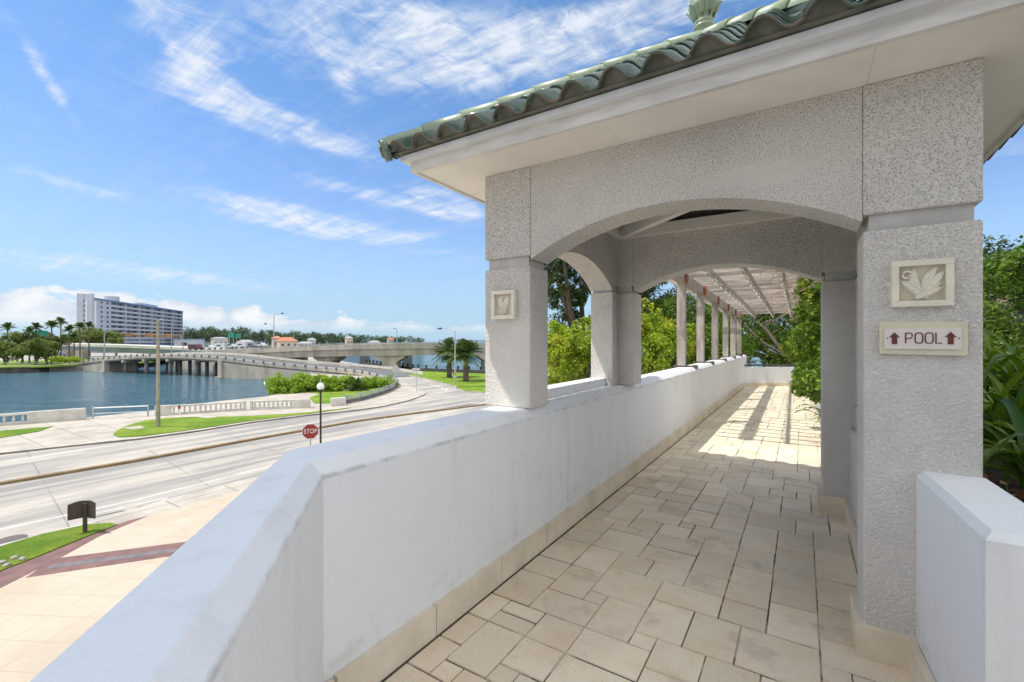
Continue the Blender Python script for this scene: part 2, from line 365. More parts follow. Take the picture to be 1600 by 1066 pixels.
def m_road():
    m, q = mat('concrete_road', (.5,.48,.45), .85, 0, .3)
    v = q.mapping(q.pos, (1.0, .10, 1))
    lane = q.noise(v, .55, 5, .6); fine = q.noise(q.pos, .5, 8, .65); grit = q.noise(q.pos, 7, 4, .7)
    a = q.mix(q.ss(lane, .38, .62), (.44,.40,.345,1), (.235,.226,.212,1))
    a = q.mix(q.m('MULTIPLY', q.ss(fine, .48, .7), .6), a, (.26,.25,.235,1))
    a = q.mix(q.m('MULTIPLY', q.ss(grit, .4, .7), .2), a, (.3,.29,.27,1))
    x, y, z = q.sep(q.pos)
    # saw-cut joints
    jy = q.m('ABSOLUTE', q.m('SUBTRACT', q.m('FRACT', q.m('DIVIDE', q.m('ADD', y, q.m('MULTIPLY', x, .12)), 5.1)), .5))
    jl = q.ss(jy, .004, .0085, .85, 0)
    jx = q.m('ABSOLUTE', q.m('SUBTRACT', q.m('FRACT', q.m('DIVIDE', q.m('ADD', x, 1.3), 3.75)), .5))
    jl = q.m('MAXIMUM', jl, q.ss(jx, .004, .009, .7, 0))
    a = q.mix(q.m('MULTIPLY', jl, q.ss(fine, .3, .6)), a, (.2,.19,.17,1))
    q.put(q.b.inputs['Base Color'], a); q.put(q.b.inputs['Normal'], q.bump(grit, .2, .01)); return m
ROAD = m_road()
def m_walk(name, c1, c2, joint, sx, sy, rot=0., jw=.012):
    m, q = mat(name, c1, .85, 0, .3)
    n = q.noise(q.pos, .5, 7, .65); gr = q.noise(q.pos, 6, 4, .7)
    a = q.mix(q.ss(n, .4, .65), c4(c1), c4(c2)); a = q.mix(q.m('MULTIPLY', q.ss(gr, .45, .7), .15), a, (.3,.28,.25,1))
    x, y, z = q.sep(q.mapping(q.pos, (1,1,1), (0,0,rot)))
    jx = q.m('ABSOLUTE', q.m('SUBTRACT', q.m('FRACT', q.m('DIVIDE', x, sx)), .5)); jy = q.m('ABSOLUTE', q.m('SUBTRACT', q.m('FRACT', q.m('DIVIDE', y, sy)), .5))
    j = q.m('MAXIMUM', q.ss(jx, jw/sx*.5, jw/sx, 1, 0), q.ss(jy, jw/sy*.5, jw/sy, 1, 0))
    a = q.mix(q.m('MULTIPLY', j, .7), a, c4(joint))
    q.put(q.b.inputs['Base Color'], a); return m
SIDEW = m_walk('pale_sidewalk_concrete', (.45,.41,.35), (.34,.31,.26), (.2,.18,.15), 2.4, 2.4, .0, .05)
PLAZA = m_walk('cream_plaza_paving', (.50,.42,.33), (.44,.37,.285), (.38,.31,.24), .92, .92, -.5, .02)
def m_grass():
    m, q = mat('lawn_grass', (.1,.2,.02), .9, 0, .2)
    n = q.noise(q.pos, .5, 7, .7); f = q.noise(q.pos, 16, 6, .8)
    a = q.mix(q.ss(n, .35, .68), (.15,.27,.02,1), (.30,.39,.05,1)); a = q.mix(q.ss(f, .36, .66), q.mix(1., a, (.62,.66,.55,1), 'MULTIPLY'), a)
    q.put(q.b.inputs['Base Color'], a); q.put(q.b.inputs['Normal'], q.bump(f, .9, .12)); return m
GRASS = m_grass()
def m_water(name, c, bs):
    m, q = mat(name, c, .06, 0, .5)
    x, y, z = q.sep(q.pos)
    across = q.m('ADD', q.m('MULTIPLY', x, CY), q.m('MULTIPLY', y, SY)); along_ = q.m('ADD', q.m('MULTIPLY', x, -SY), q.m('MULTIPLY', y, CY))
    rr = q.comb(q.m('MULTIPLY', across, .55), along_, 0.)
    h = q.m('ADD', q.noise(rr, .26, 6, .70, .6), q.m('MULTIPLY', q.noise(rr, 1.1, 3, .6, .5), .22))
    q.put(q.b.inputs['Normal'], q.bump(h, bs, 2.2)); return m
WATER = m_water('river_water', (.035,.11,.15), .9)
def leafmat(name, c1, c2, trans=.35, c3=None):
    m = bpy.data.materials.new(name); m.use_nodes = True; q = G(m.node_tree); n = q.N
    b = n['Principled BSDF']; geo = n.new('ShaderNodeNewGeometry')
    col = q.mix(geo.outputs['Random Per Island'], c4(c1), c4(c2))
    big = q.noise(geo.outputs['Position'], .9, 3, .5)
    if c3: col = q.mix(q.m('MULTIPLY', q.ss(big, .48, .68), .7), col, c4(c3))
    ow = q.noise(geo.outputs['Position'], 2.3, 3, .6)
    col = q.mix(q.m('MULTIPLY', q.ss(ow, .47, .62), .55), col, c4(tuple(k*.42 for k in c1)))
    q.put(b.inputs['Base Color'], col); b.inputs['Roughness'].default_value = .5; b.inputs['Specular IOR Level'].default_value = .35
    t = n.new('ShaderNodeBsdfTranslucent'); q.put(t.inputs[0], q.mix(1., col, (1.25,1.2,.6,1), 'MULTIPLY'))
    mx = n.new('ShaderNodeMixShader'); mx.inputs[0].default_value = trans
    q.L.new(b.outputs[0], mx.inputs[1]); q.L.new(t.outputs[0], mx.inputs[2]); q.L.new(mx.outputs[0], n['Material Output'].inputs[0]); return m
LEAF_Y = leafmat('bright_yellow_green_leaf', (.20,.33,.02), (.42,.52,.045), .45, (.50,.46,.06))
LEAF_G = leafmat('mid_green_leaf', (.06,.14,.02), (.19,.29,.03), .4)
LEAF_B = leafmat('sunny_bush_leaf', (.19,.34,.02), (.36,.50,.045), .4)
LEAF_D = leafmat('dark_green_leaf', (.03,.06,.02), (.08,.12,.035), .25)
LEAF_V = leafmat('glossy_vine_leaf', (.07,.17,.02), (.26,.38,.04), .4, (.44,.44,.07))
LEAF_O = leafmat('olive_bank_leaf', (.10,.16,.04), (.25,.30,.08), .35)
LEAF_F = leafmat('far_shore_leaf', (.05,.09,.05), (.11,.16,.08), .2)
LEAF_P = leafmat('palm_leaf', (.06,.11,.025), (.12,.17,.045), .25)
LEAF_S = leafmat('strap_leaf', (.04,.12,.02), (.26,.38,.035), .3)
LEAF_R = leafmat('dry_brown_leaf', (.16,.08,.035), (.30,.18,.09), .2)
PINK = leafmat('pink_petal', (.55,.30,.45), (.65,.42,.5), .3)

# ------------------------------------------------------------------ foliage
def leaves(name, clusters, n, size, m, parent, up=.35, inner=.35, aspect=1.9, droop=0.):
    """many separate leaf blades spread through the volume of a few uneven clumps"""
    C = np.array([c[:3] for c in clusters]); R = np.array([c[3] for c in clusters]); fl = np.array([c[4] if len(c) > 4 else .8 for c in clusters])
    wt = R**2; idx = RNG.choice(len(C), n, p=wt/wt.sum())
    d = RNG.normal(size=(n,3)); d /= np.linalg.norm(d, axis=1)[:,None]
    # lumpy sub-clumps
    k = len(C)*9; sc = RNG.integers(0, len(C), k); sd = RNG.normal(size=(k,3)); sd /= np.linalg.norm(sd,axis=1)[:,None]
    sub = C[sc]+sd*(R[sc]*.82)[:,None]*np.stack([np.ones(k),np.ones(k),fl[sc]],1); sr = R[sc]*RNG.uniform(.22,.42,k)
    use = RNG.random(n) < .68; si = RNG.integers(0, k, n)
    rad = R[idx]*(inner+(1-inner)*RNG.random(n)**.5)
    P = C[idx]+d*rad[:,None]*np.stack([np.ones(n),np.ones(n),fl[idx]],1)
    P2 = sub[si]+d*(sr[si]*(.3+.7*RNG.random(n)**.5))[:,None]
    P = np.where(use[:,None], P2, P)
    a = RNG.normal(size=(n,3)); a /= np.linalg.norm(a,axis=1)[:,None]
    nr = d*.5+RNG.normal(size=(n,3))*.55+np.array([0,0,up]); nr /= np.linalg.norm(nr,axis=1)[:,None]
    u = np.cross(nr, a); u /= np.linalg.norm(u,axis=1)[:,None]; v = np.cross(nr, u)
    u[:,2] -= droop
    s = (size*RNG.uniform(.6,1.35,n))[:,None]
    V = np.empty((n,4,3)); V[:,0] = P-u*s*.5; V[:,1] = P+v*s*.5/aspect+nr*s*.06; V[:,2] = P+u*s*.5; V[:,3] = P-v*s*.5/aspect+nr*s*.06
    return fastmesh(name, V.reshape(-1,3), np.arange(n*4).reshape(n,4), m, parent)
def scatter(cl, k, lo=.32, hi=.55):
    out = []
    for c in cl:
        for _ in range(k):
            d = Vector((random.gauss(0,1), random.gauss(0,1), random.gauss(0,1))).normalized()*c[3]*random.uniform(.35,.85)
            out.append((c[0]+d.x, c[1]+d.y, c[2]+d.z*.85, c[3]*random.uniform(lo,hi), .8))
    return out
def limbs(root, clusters, r0, fork, frac=.75, jit=.15):
    mb = MB(); root = Vector(root); fork = Vector(fork)
    mid = (root+fork)/2+Vector((random.uniform(-jit,jit), random.uniform(-jit,jit), 0))
    mb.tube([root, mid, fork], [r0*1.25, r0, r0*.85], 8)
    for c in clusters:
        e = fork.lerp(Vector(c[:3]), .95); h = fork.lerp(e, .5)+Vector((random.uniform(-1,1)*c[3]*.2, random.uniform(-1,1)*c[3]*.2, c[3]*.15))
        mb.tube([fork, h, e], [r0*.55, r0*.33, r0*.1], 6)
        for k in range(3):
            t = h.lerp(e, random.uniform(.2,.9)); q = t+Vector((random.uniform(-1,1), random.uniform(-1,1), random.uniform(-.2,1)))*c[3]*.7
            mb.tube([t, (t+q)/2+Vector((0,0,.1*c[3])), q], [r0*.2, r0*.13, r0*.05], 5)
    if len(clusters) > 6 and r0 < .2:      # fine twigs through the bushy crowns
        for c in scatter(clusters, 9, .2, .3):
            p = Vector(c[:3]); q = p+Vector((random.uniform(-.3,.3), random.uniform(-.3,.3), random.uniform(-.75,-.35))); mb.tube([q, (p+q)/2+Vector((random.uniform(-.05,.05),0,0)), p], [.012,.009,.004], 4)
    return mb
def tree(name, label, cat, base, clusters, n, size, m, r0=.2, group=None, forkz=None, up=.35, inner=.35):
    t = thing(name, label, cat, base, group)
    cz = min(c[2]-c[3]*.3 for c in clusters); cx = sum(c[0] for c in clusters)/len(clusters); cyy = sum(c[1] for c in clusters)/len(clusters)
    fk = (base[0]*.5+cx*.5, base[1]*.5+cyy*.5, forkz if forkz is not None else max(base[2]+.3*(cz-base[2])+.3, min(cz, base[2]+1.8)))
    limbs(base, clusters, r0, fk).build('trunk', BARK, t, True)
    leaves('crown', scatter(clusters, 4) if len(clusters) > 4 and size < .13 else clusters, n, size, m, t, up, inner)
    return t
def blob(c, R, n, h=None, flat=.75):
    h = h or R; out = []
    for i in range(n):
        a = random.uniform(0, 2*PI); r = R*math.sqrt(random.random())*.7; z = random.uniform(-.5, .6)*h
        out.append((c[0]+r*math.cos(a), c[1]+r*math.sin(a), c[2]+z, R*random.uniform(.32,.5), flat))
    return out
def frond_mesh(mb, base, az_, length, rise, droop, nl, ll, lw):
    d = Vector((math.cos(az_), math.sin(az_), 0)); side = Vector((-d.y, d.x, 0)); pts = []
    for i in range(9):
        t = i/8; pts.append(base+d*length*(t*math.cos(rise*(1-.0*t)))*(1-.12*t*t)+Vector((0,0,length*(math.sin(rise)*t-droop*t*t))))
    mb.tube(pts, [.03*length/3]*3+[.02*length/3]*3+[.01*length/3]*3, 4, False)
    for i in range(nl):
        t = .12+.86*i/(nl-1); k = t*8; a = int(min(7, k)); p = pts[a].lerp(pts[a+1], k-a); tg = (pts[a+1]-pts[a]).normalized()
        l = ll*math.sin(PI*(.15+.8*t))**.6
        for s_ in (-1, 1):
            q = (side*s_*.8+tg*.55+Vector((0,0,-.15-.25*random.random()))).normalized()*l
            w_ = tg*lw*.5
            mb.add([p-w_, p+w_, p+q*.6+w_*.7-Vector((0,0,.03*l)), p+q-Vector((0,0,.14*l)), p+q*.6-w_*.7-Vector((0,0,.03*l))], [(0,1,2,3,4)])
def palm(label, base, h, L_, nf, trunk_r, cat='palm tree', group=None, name='palm_tree', nl=12, lean=0., seed=0, lw=.07, dr=.2):
    random.seed(seed); t = thing(name, label, cat, base, group); b = Vector(base)
    top = b+Vector((lean, lean*.3, h))
    mb = MB(); k = 9
    mb.tube([b.lerp(top, i/k)+Vector((lean*-.3*math.sin(PI*i/k), 0, 0)) for i in range(k+1)], [trunk_r*(1.25-.35*i/k)+(.03*trunk_r if i % 2 else 0) for i in range(k+1)], 9)
    mb.build('trunk', PTRUNK, t, True)
    cr = MB()
    for i in range(nf):
        rise = random.uniform(-.5, 1.4); frond_mesh(cr, top, 2*PI*i*.618+random.uniform(-.2,.2), L_*random.uniform(.8,1.1), rise, dr+.12*max(0,rise), nl, L_*.3, lw*L_)
    cr.build('crown', LEAF_P, t, False, False)
    return t

# ================================================================== SETTING: water and ground
LV = -5.4; WL = -6.9
P2 = lambda px, py, z=LV: tuple(on(px, py, z)[:2])
struct(MB().add([(-9000,-6000,WL),(6000,-6000,WL),(6000,12000,WL),(-9000,12000,WL)], [(0,1,2,3)]).build('water', WATER, fix=False))
quay = [(-73,-45), (-58.7,1.5), (-54.7,13.2), (-54.6,18.0), (-56,22), (-56.3,25.3), (-56.2,31.3), (-60,37), (-70,45), (-80,52), (-88,58), (-96,60)]
back = [tuple(at(px,533,D)[:2]) for px,D in ((338,124),(322,150),(250,180),(172,182),(156,150))]
# bay shore (behind the lawn), then the land that carries the highway, then the far bank
bay = [(60,60), (10,72), (-40,80), (-60.1,78.2), (-73.9,76.8), (-95.6,84.6), (-116,92.4), (-150,108), (-200,150), (-330,300)]
land = [(60,-60), (-77,-60)]+quay+back+[(-166,52), (-164.8,45.4), (-172,42.5), (-175,38), (-174.5,33.5), (-180,26), (-190,-30), (-260,-120), (-900,-200), (-900,600), (-480,420)]+bay[::-1]
struct(MB().prism(land, -9, LV-.12).build('ground', ROAD))
# sheets laid on it
def sheet(name, pts, z, m, z0=None): return struct(MB().prism(pts, z0 if z0 is not None else LV-.15, z).build(name, m))
kerbN = [(-40.3,-45),(-42.2,2),(-42,6.5),(-41.2,9.2),(-40,12.7),(-39.6,16),(-39.9,21),(-39.3,25.5),(-37.95,30.2),(-37.8,33.5),(-39,38.4),(-41.1,42.9),(-42.6,45.0),(-44.6,46.4),(-48.4,48.3)]
outer = [(-54.5,53.2),(-62,56.5),(-70,57.8)]
sheet('sidewalk', kerbN+outer+[(-88,57),(-80,51.5),(-70,44.5),(-60.2,36.4),(-56.7,31.2),(-56.8,25.3),(-56.1,22),(-54.75,18.1),(-54.9,13.3),(-58.9,1.6),(-73.1,-44.9)], LV, SIDEW)
kerbS = [(-23.0,-45),(-23.1,3.5),(-23.1,6),(-23.5,8.5),(-23.6,11.6),(-23.4,16),(-22,26),(-18,36),(-10,44),(20,50)]
sheet('plaza', kerbS+[(20,-45)], LV, SIDEW)
sheet('plaza_paving', [(-22.05,6.6),(-21.95,7.2),(-21.9,8.6),(-22,14),(-20.5,26),(-16,34),(-2,34),(-2,-30),(-16.5,-30),(-17.2,-3),(-18.98,2.9)], LV+.008, PLAZA, LV-.01)
sheet('paving_band', [(-19.2,-6),(-20.55,3.2),(-21.95,6.6),(-21.9,7.32),(-21.06,5.6),(-20.1,4.46),(-18.98,2.9),(-17.3,-6)], LV+.014, BANDP, LV-.01)
sheet('paving_band', [(-20.1,4.25),(-16.0,9.6),(-15.3,9.0),(-19.2,3.45)], LV+.018, BANDP, LV-.01)
sheet('paving_inlay', [(-19.6,4.1),(-15.9,8.95),(-15.65,8.75),(-19.4,3.9)], LV+.022, SLATE, LV-.01)
def lawn(pts, z=LV+.05): return sheet('lawn', pts, z, GRASS)
lawn([(-52.1,7.9),(-51.2,10.7),(-49.3,9.5),(-46.5,3),(-45,-20),(-50,-20),(-52.6,2)])
lawn([(-41.4,12.1),(-43,12.2),(-44.6,12.9),(-46.4,14),(-48.2,15.8),(-48,17.5),(-46.9,18.9),(-44,21),(-42.7,22.5),(-41.3,24.4),(-40.5,26.2),(-39.9,28.6),(-39.5,30.5),(-39.3,29.5),(-39.7,25.5),(-40.4,21.1),(-40.2,17),(-40.5,13.2)])
lawn([(-45.6,30.4),(-50.8,33.2),(-53.2,36.2),(-56,36.5),(-63,42),(-66,48),(-58.8,52.9),(-54,51),(-50.2,46.2),(-47.3,41.3),(-45.2,36.6),(-43.6,31.6)])
lawn([(-70,57.7),(-54.5,53.4),(-60,57)], LV+.03) if False else None
eedge = [(-20,49),(-35.4,48.5),(-38.7,48.2),(-44.6,52.5),(-52.5,57.6),(-60,61.8),(-68,65.6),(-80,69.5),(-97,74.5),(-115,78.5)]
sheet('lawn', [(-44,53.6),(-52.5,58.4),(-60,62.6),(-68,66.4),(-80,70.5),(-97,75.5),(-104,83.5),(-95.6,83.6),(-74,76),(-60.1,77.2),(-40,79),(8,71),(8,62),(-35,60)], LV+.05, GRASS)
sheet('lawn', [(-35.9,50.2),(-38.9,49.1),(-43.6,52.4),(-43.2,52.9),(-34.5,58.5),(0,60),(0,50.2)], LV+.05, GRASS)
sheet('lawn', [(-176,26.5),(-171.5,33.5),(-172.5,40),(-178,60),(-215,80),(-235,20),(-186,-28)], LV+.15, GRASS)
# verge by the brown sign
gp = [(-22.9,-8),(-22.75,3.5),(-22.95,4.5),(-22.75,5.6),(-22.2,6.2),(-21.75,6.3),(-21.3,5.2),(-20.75,4.1),(-20.35,3.1),(-19.6,-2),(-19.3,-8)]
sheet('lawn', gp, LV+.05, GRASS)
def kerb(path, w_, z0, z1, m, name='kerb'): return struct(MB().strip([(p[0],p[1],0) for p in path], [(0,z0),(w_,z0),(w_,z1),(0,z1)]).build(name, m))
kerb(kerbN, .18, LV-.2, LV+.004, KERB)
kerb(kerbS[:8], -.18, LV-.2, LV+.004, KERB)
kerb([(-33.2,-45),(-33.1,5),(-32.75,10),(-32.85,17),(-32.7,26),(-31.5,32),(-29.7,38.7),(-29.2,41)], .34, LV-.2, LV+.02, TANK, 'median_kerb')
kerb([(-20,50),(-35.6,49.9),(-38.9,48.9),(-44,52.3),(-44.2,53.5),(-52.6,58.3),(-60,62.5),(-68,66.3),(-80,70.4)], .16, LV-.2, LV+.055, KERB)
def line(path, w_, z=LV-.116): return struct(MB().strip([(p[0],p[1],0) for p in path], [(0,z-.002),(w_,z-.002),(w_,z),(0,z)]).build('road_marking', LINEW))
line([(-25.4,-30),(-25.3,3.9),(-24.9,8),(-25.2,13),(-25.4,18),(-24.6,26)], .14)
line([(-39.3,-30),(-39.25,6),(-39.3,10.5)], .12)
line([(-27.2,10.5),(-27.0,20)], .08)
for k in range(5):
    a = Vector((-44-1.9*k, 47.9+1.25*k)); line([(a.x+.9,a.y+1.9),(a.x+.2,a.y+3.0)], .35)
line([(-45.2,46.3),(-49.5,48.9),(-54,52.2)], .15)
mh = MB().lathe([(.42,0),(.42,.012)], (-23.75,3.9,LV-.118), 24); struct(mh.build('manhole_cover', noisy('cast_iron', (.10,.08,.075),(.14,.11,.1),8,.6)))
for (a,b,c_,d_) in [((-31.7,36.3),(-31.4,40),(-30.4,40.6),(-30.7,36.6))]: sheet('drain_grate', [a,b,c_,d_], LV-.108, CONCD, LV-.13)
for (x,y) in [(-44.9,14.0),(-45.6,19.6)]: sheet('concrete_pad', [(x-.7,y-.5),(x+.8,y-.3),(x+.9,y+.5),(x-.6,y+.6)], LV+.062, SIDEW, LV)
for (x,y,s) in [(-24.1,6.6,.25),(-23.9,8.1,.2)]: sheet('road_marking', [(x,y-.6),(x+.12,y-.6),(x+.3,y+.5),(x+.16,y+.5)], LV+.004, LINEW, LV-.01)
# far shore across the bay
FS = [at(285,533,330), at(330,533,400), at(480,533,480), at(600,533,620), at(662,533,900)]
bk = [at(690,533,1500), at(600,533,1900), at(285,533,1700)]
struct(MB().prism([(p.x,p.y) for p in FS+bk], -9, -5.2).build('far_shore', noisy('far_undergrowth', (.05,.08,.035), (.09,.12,.06), .03, .95)))

# ================================================================== WALKWAY
def floor():
    struct(MB().prism([(-1.70,19.3),(.75,19.3),(.75,2.0),(3.2,2.0),(3.2,-2.5),(-.2,-2.5),(-.2,-.35),(-1.70,1.12)], -.45, -.006).build('walkway', GROUT))
    cell = .12; nx = 42; ny = 182; x0 = -1.72; y0 = -2.5; occ = [[False]*ny for _ in range(nx)]
    rnd = random.Random(5); sizes = [(2,2),(3,2),(2,3),(3,3),(2,1),(2,2),(3,2),(3,2),(4,3),(3,3),(2,3)]
    mb = MB()
    for j in range(ny):
        for i in range(nx):
            if occ[i][j]: continue
            X = x0+i*cell; Y = y0+j*cell
            if Y > 2.0 and X > .7: occ[i][j] = True; continue
            opts = sizes[:]; rnd.shuffle(opts); opts.append((1,1)); 
            for (a,b) in opts:
                if i+a <= nx and j+b <= ny and all(not occ[i+p][j+q] for p in range(a) for q in range(b)): break
            for p in range(a):
                for q in range(b): occ[i+p][j+q] = True
            gp_ = .0012 + (.0024 if rnd.random() < .3 else 0); X1 = X+a*cell; Y1 = Y+b*cell; dz = rnd.uniform(-.0015,.0015)
            # clip to the walkway plan (diagonal parapet)
            if X+Y < -.75: continue
            if X1 < -1.66: continue
            j1 = lambda: rnd.uniform(-.0013,.0013)
            gy = gp_*1.3+.0018; gx = gp_*.75
            A, B, C_, D_ = (X+gx+j1(),Y+gy+j1()),(X1-gx+j1(),Y+gy+j1()),(X1-gx+j1(),Y1-gy+j1()),(X+gx+j1(),Y1-gy+j1())
            e = .004
            top = [(A[0]+e,A[1]+e,dz),(B[0]-e,B[1]+e,dz),(C_[0]-e,C_[1]-e,dz),(D_[0]+e,D_[1]-e,dz)]
            low = [(A[0],A[1],-.012),(B[0],B[1],-.012),(C_[0],C_[1],-.012),(D_[0],D_[1],-.012)]
            mb.add(low+top, [(4,5,6,7),(0,1,5,4),(1,2,6,5),(2,3,7,6),(3,0,4,7)])
    struct(mb.build('floor_paving', PAVER, fix=False))
floor()
JOINT = noisy('black_contact_shade_joint', (.035,.03,.025), (.10,.08,.06), 5, .95)  # black joint strip that also paints contact shade at the skirting foot
struct(MB().box(-1.632,-1.619,1.18,18.2,-.01,.0035).build('floor_joint', JOINT))
struct(MB().hexa([(-1.63,1.18,-.01),(-1.612,1.19,-.01),(-.30,-.035,-.01),(-.31,-.055,-.01),(-1.63,1.18,.0035),(-1.612,1.19,.0035),(-.30,-.035,.0035),(-.31,-.055,.0035)]).build('floor_joint', JOINT))
# left parapet : long run, 45 degree turn, short run towards the hotel
pw = thing('parapet_wall', 'long white painted parapet wall with chamfered top, turning beside the walkway left edge', 'wall', (-1.8,5,0))
def parapet():
    ti = [(-1.72,18.3), (-1.72,8.0), (-1.715,2.9), (-1.72,1.12), (-.81,.27), (-.35,-.17), (.25,-.75)]
    fi = [(-1.66,18.3), (-1.66,8.0), (-1.655,2.9), (-1.66,1.145), (-.77,.31), (-.31,-.13), (.29,-.71)]
    ou = [(-2.0,18.3), (-2.0,8.0), (-2.0,2.9), (-2.0,1.20), (-.96,.17), (-.5,-.32), (.1,-.9)]
    mb = MB(); n = len(ti); sub = 1
    for a, b, c_ in zip(ti, fi, ou):
        mb.v += [(c_[0],c_[1],-5.5),(c_[0],c_[1],1.055),(c_[0]+.012,c_[1]-.004,1.07),(a[0],a[1],1.07),(b[0],b[1],1.015),(b[0],b[1],-.44),(b[0]-.05,b[1],-5.5)]
    m_ = 7
    for i in range(n-1):
        for j in range(m_): a = i*m_+j; b = i*m_+(j+1)%m_; mb.f.append((a,b,b+m_,a+m_))
    mb.f.append(tuple(range(m_-1,-1,-1))); mb.f.append(tuple((n-1)*m_+j for j in range(m_)))
    o = mb.build('wall_body', PAINT, pw)
    bv = o.modifiers.new('bevel', 'BEVEL'); bv.width = .008; bv.segments = 2; bv.limit_method = 'ANGLE'; bv.angle_limit = math.radians(25)
    sk = MB(); y = 1.19; rr = random.Random(3)
    while y < 18.2:
        l = .62+rr.uniform(-.02,.02); sk.box(-1.658,-1.63,y+.003,min(18.25,y+l)-.003,-.003,.165)
        y += l
    d = Vector((.93,-.87,0)).normalized(); nn = Vector((-d.y, d.x, 0)); s = 0; b0 = Vector((-1.655,1.16,0))
    while s < 2.2:
        p = b0+d*(s+.004); q = b0+d*(s+.6); sk.hexa([p, q, q+nn*.03, p+nn*.03]+[v+Vector((0,0,.165)) for v in (p, q, q+nn*.03, p+nn*.03)]); s += .604
    so_ = sk.build('skirting', SKIRTM, pw)
    so_.location.z = .0
parapet()
# end wall closing the walkway
ew = thing('end_wall', 'low white wall closing the far end of the walkway under the trees', 'wall', (-.8,18,0))
a, b, c_ = Vector((-1.66,17.2,0)), Vector((-1.42,17.75,0)), Vector((1.6,19.6,0))
MB().strip([a, b, c_], [(0,-.4),(.22,-.4),(.22,.66),(0,.66)]).build('wall_body', PAINT, ew)
MB().strip([a, b, c_], [(-.03,-.003),(-.002,-.003),(-.002,.12),(-.03,.12)]).build('skirting', SKIRTM, ew)
rl = MB(); 
for k in range(9): p = b.lerp(c_, k/8)+Vector((-.08,.1,.66)); rl.tube([p, p+Vector((0,0,.06))], .015, 6)
rl.tube([a+Vector((-.1,.1,.73)), b+Vector((-.08,.1,.73)), c_+Vector((-.08,.1,.73))], .028, 8); rl.build('handrail', DKBROWN, ew)

# right planter wall, from the pillar back towards the hotel
pl = thing('planter_wall', 'short white painted planter wall with bevelled rim joining the sign pillar on the right', 'wall', (.6,2.4,0))
MB().add([(.50,2.05,-.4),(.46,2.849,-.4),(.70,2.849,-.4),(.72,2.28,-.4),(4,2.28,-.4),(4,2.05,-.4),
          (.50,2.05,.928),(.46,2.849,.928),(.485,2.849,.955),(.695,2.849,.955),(.72,2.28,.955),(4,2.28,.955),(4,2.075,.955),(.522,2.075,.955),(4,2.05,.928)],
         [(0,1,7,6),(7,8,13,6),(8,9,10,13),(13,10,11,12),(6,13,12,14),(0,6,14,5),(1,2,9,8,7),(2,3,10,9),(3,4,11,10),(4,5,14,12,11),(0,5,4,3,2,1)]).build('wall_body', PAINT, pl)
sk = MB(); sk.hexa([(.465,2.05,-.003),(.498,2.05,-.003),(.458,2.82,-.003),(.425,2.82,-.003),(.465,2.05,.15),(.498,2.05,.15),(.458,2.82,.15),(.425,2.82,.15)]); sk.box(.465,4,2.018,2.048,-.003,.15)
sk.build('skirting', SKIRTM, pl)
struct(MB().prism([(.70,2.281),(4,2.281),(4,9),(.70,9)], .2, .80).build('planter_soil', SOIL))

# ================================================================== PAVILION
pv = thing('garden_pavilion', 'square stucco pavilion with arched openings and green tiled hip roof over the walkway', 'pavilion', (-.7,4,0))
FY0, FY1, BY0, BY1 = 2.85, 3.13, 5.04, 5.35
def arch_pts(a0, a1, zs, za, n=22):
    w_ = (a1-a0)/2; h = za-zs; R = (w_*w_+h*h)/(2*h); cz = za-R; cc = (a0+a1)/2; out = []
    t0 = math.asin(w_/R)
    for i in range(n+1):
        t = -t0+2*t0*i/n; out.append((cc+R*math.sin(t), cz+R*math.cos(t)))
    return out
def spandrel(axis, a0, a1, d0, d1, zs, za, zt, name='arch_spandrel'):
    pts = arch_pts(a0, a1, zs, za); mb = MB(); m_ = len(pts)
    def V(a, d, z): return (a, d, z) if axis == 'x' else (d, a, z)
    for d in (d0, d1):
        for (a, z) in pts: mb.v.append(V(a, d, z))
        for (a, z) in pts: mb.v.append(V(a, d, zt))
    for i in range(m_-1):
        mb.f += [(i, i+1, m_+i+1, m_+i), (2*m_+i+1, 2*m_+i, 3*m_+i, 3*m_+i+1), (i+1, i, 2*m_+i, 2*m_+i+1), (m_+i, m_+i+1, 3*m_+i+1, 3*m_+i)]
    mb.f += [(0, m_, 3*m_, 2*m_), (m_-1, 3*m_-1, 4*m_-1, 2*m_-1)]
    return mb.build(name, STUCCO, pv)
def bevel(o, w_=.012):
    b_ = o.modifiers.new('bevel','BEVEL'); b_.width = w_; b_.segments = 3; b_.limit_method = 'ANGLE'; b_.angle_limit = math.radians(40)
def pillar(x0, x1, y0, y1, z0, plinth=True):
    lo = MB().box(x0, x1, y0, y1, z0, 2.12).build('pillar', STUCCO, pv); bevel(lo)
    MB().box(x0+.025, x1-.025, y0+.025, y1-.025, 2.119, 2.201).build('pillar_band', SMOOTHC, pv)
    up = MB().box(x0, x1, y0, y1, 2.20, 2.849).build('pillar_head', STUCCO, pv); bevel(up, .008)
    if plinth: bevel(MB().box(x0-.03, x1+.0, y0-.03, y1+.02, -.003, .16).build('plinth', SKIRTM, pv), .004)
pillar(-2.08, -1.67, FY0, FY1, 1.071, False)
pillar(.26, .69, FY0, FY1, -.02)
bpy.data.objects  # (right plinth meets the planter skirting)
pillar(-2.08, -1.60, BY0, BY1, 1.071, False)
pillar(.16, .69, BY0, BY1, -.02)
spandrel('x', -1.668, .258, FY0+.006, FY1-.006, 2.17, 2.425, 2.848)
spandrel('x', -1.598, .158, BY0+.006, BY1-.006, 2.14, 2.36, 2.848)
spandrel('y', FY1+.002, 4.86, -2.04, -1.78, 2.14, 2.40, 2.846)
spandrel('y', FY1+.002, 4.86, .40, .66, 2.14, 2.40, 2.846)
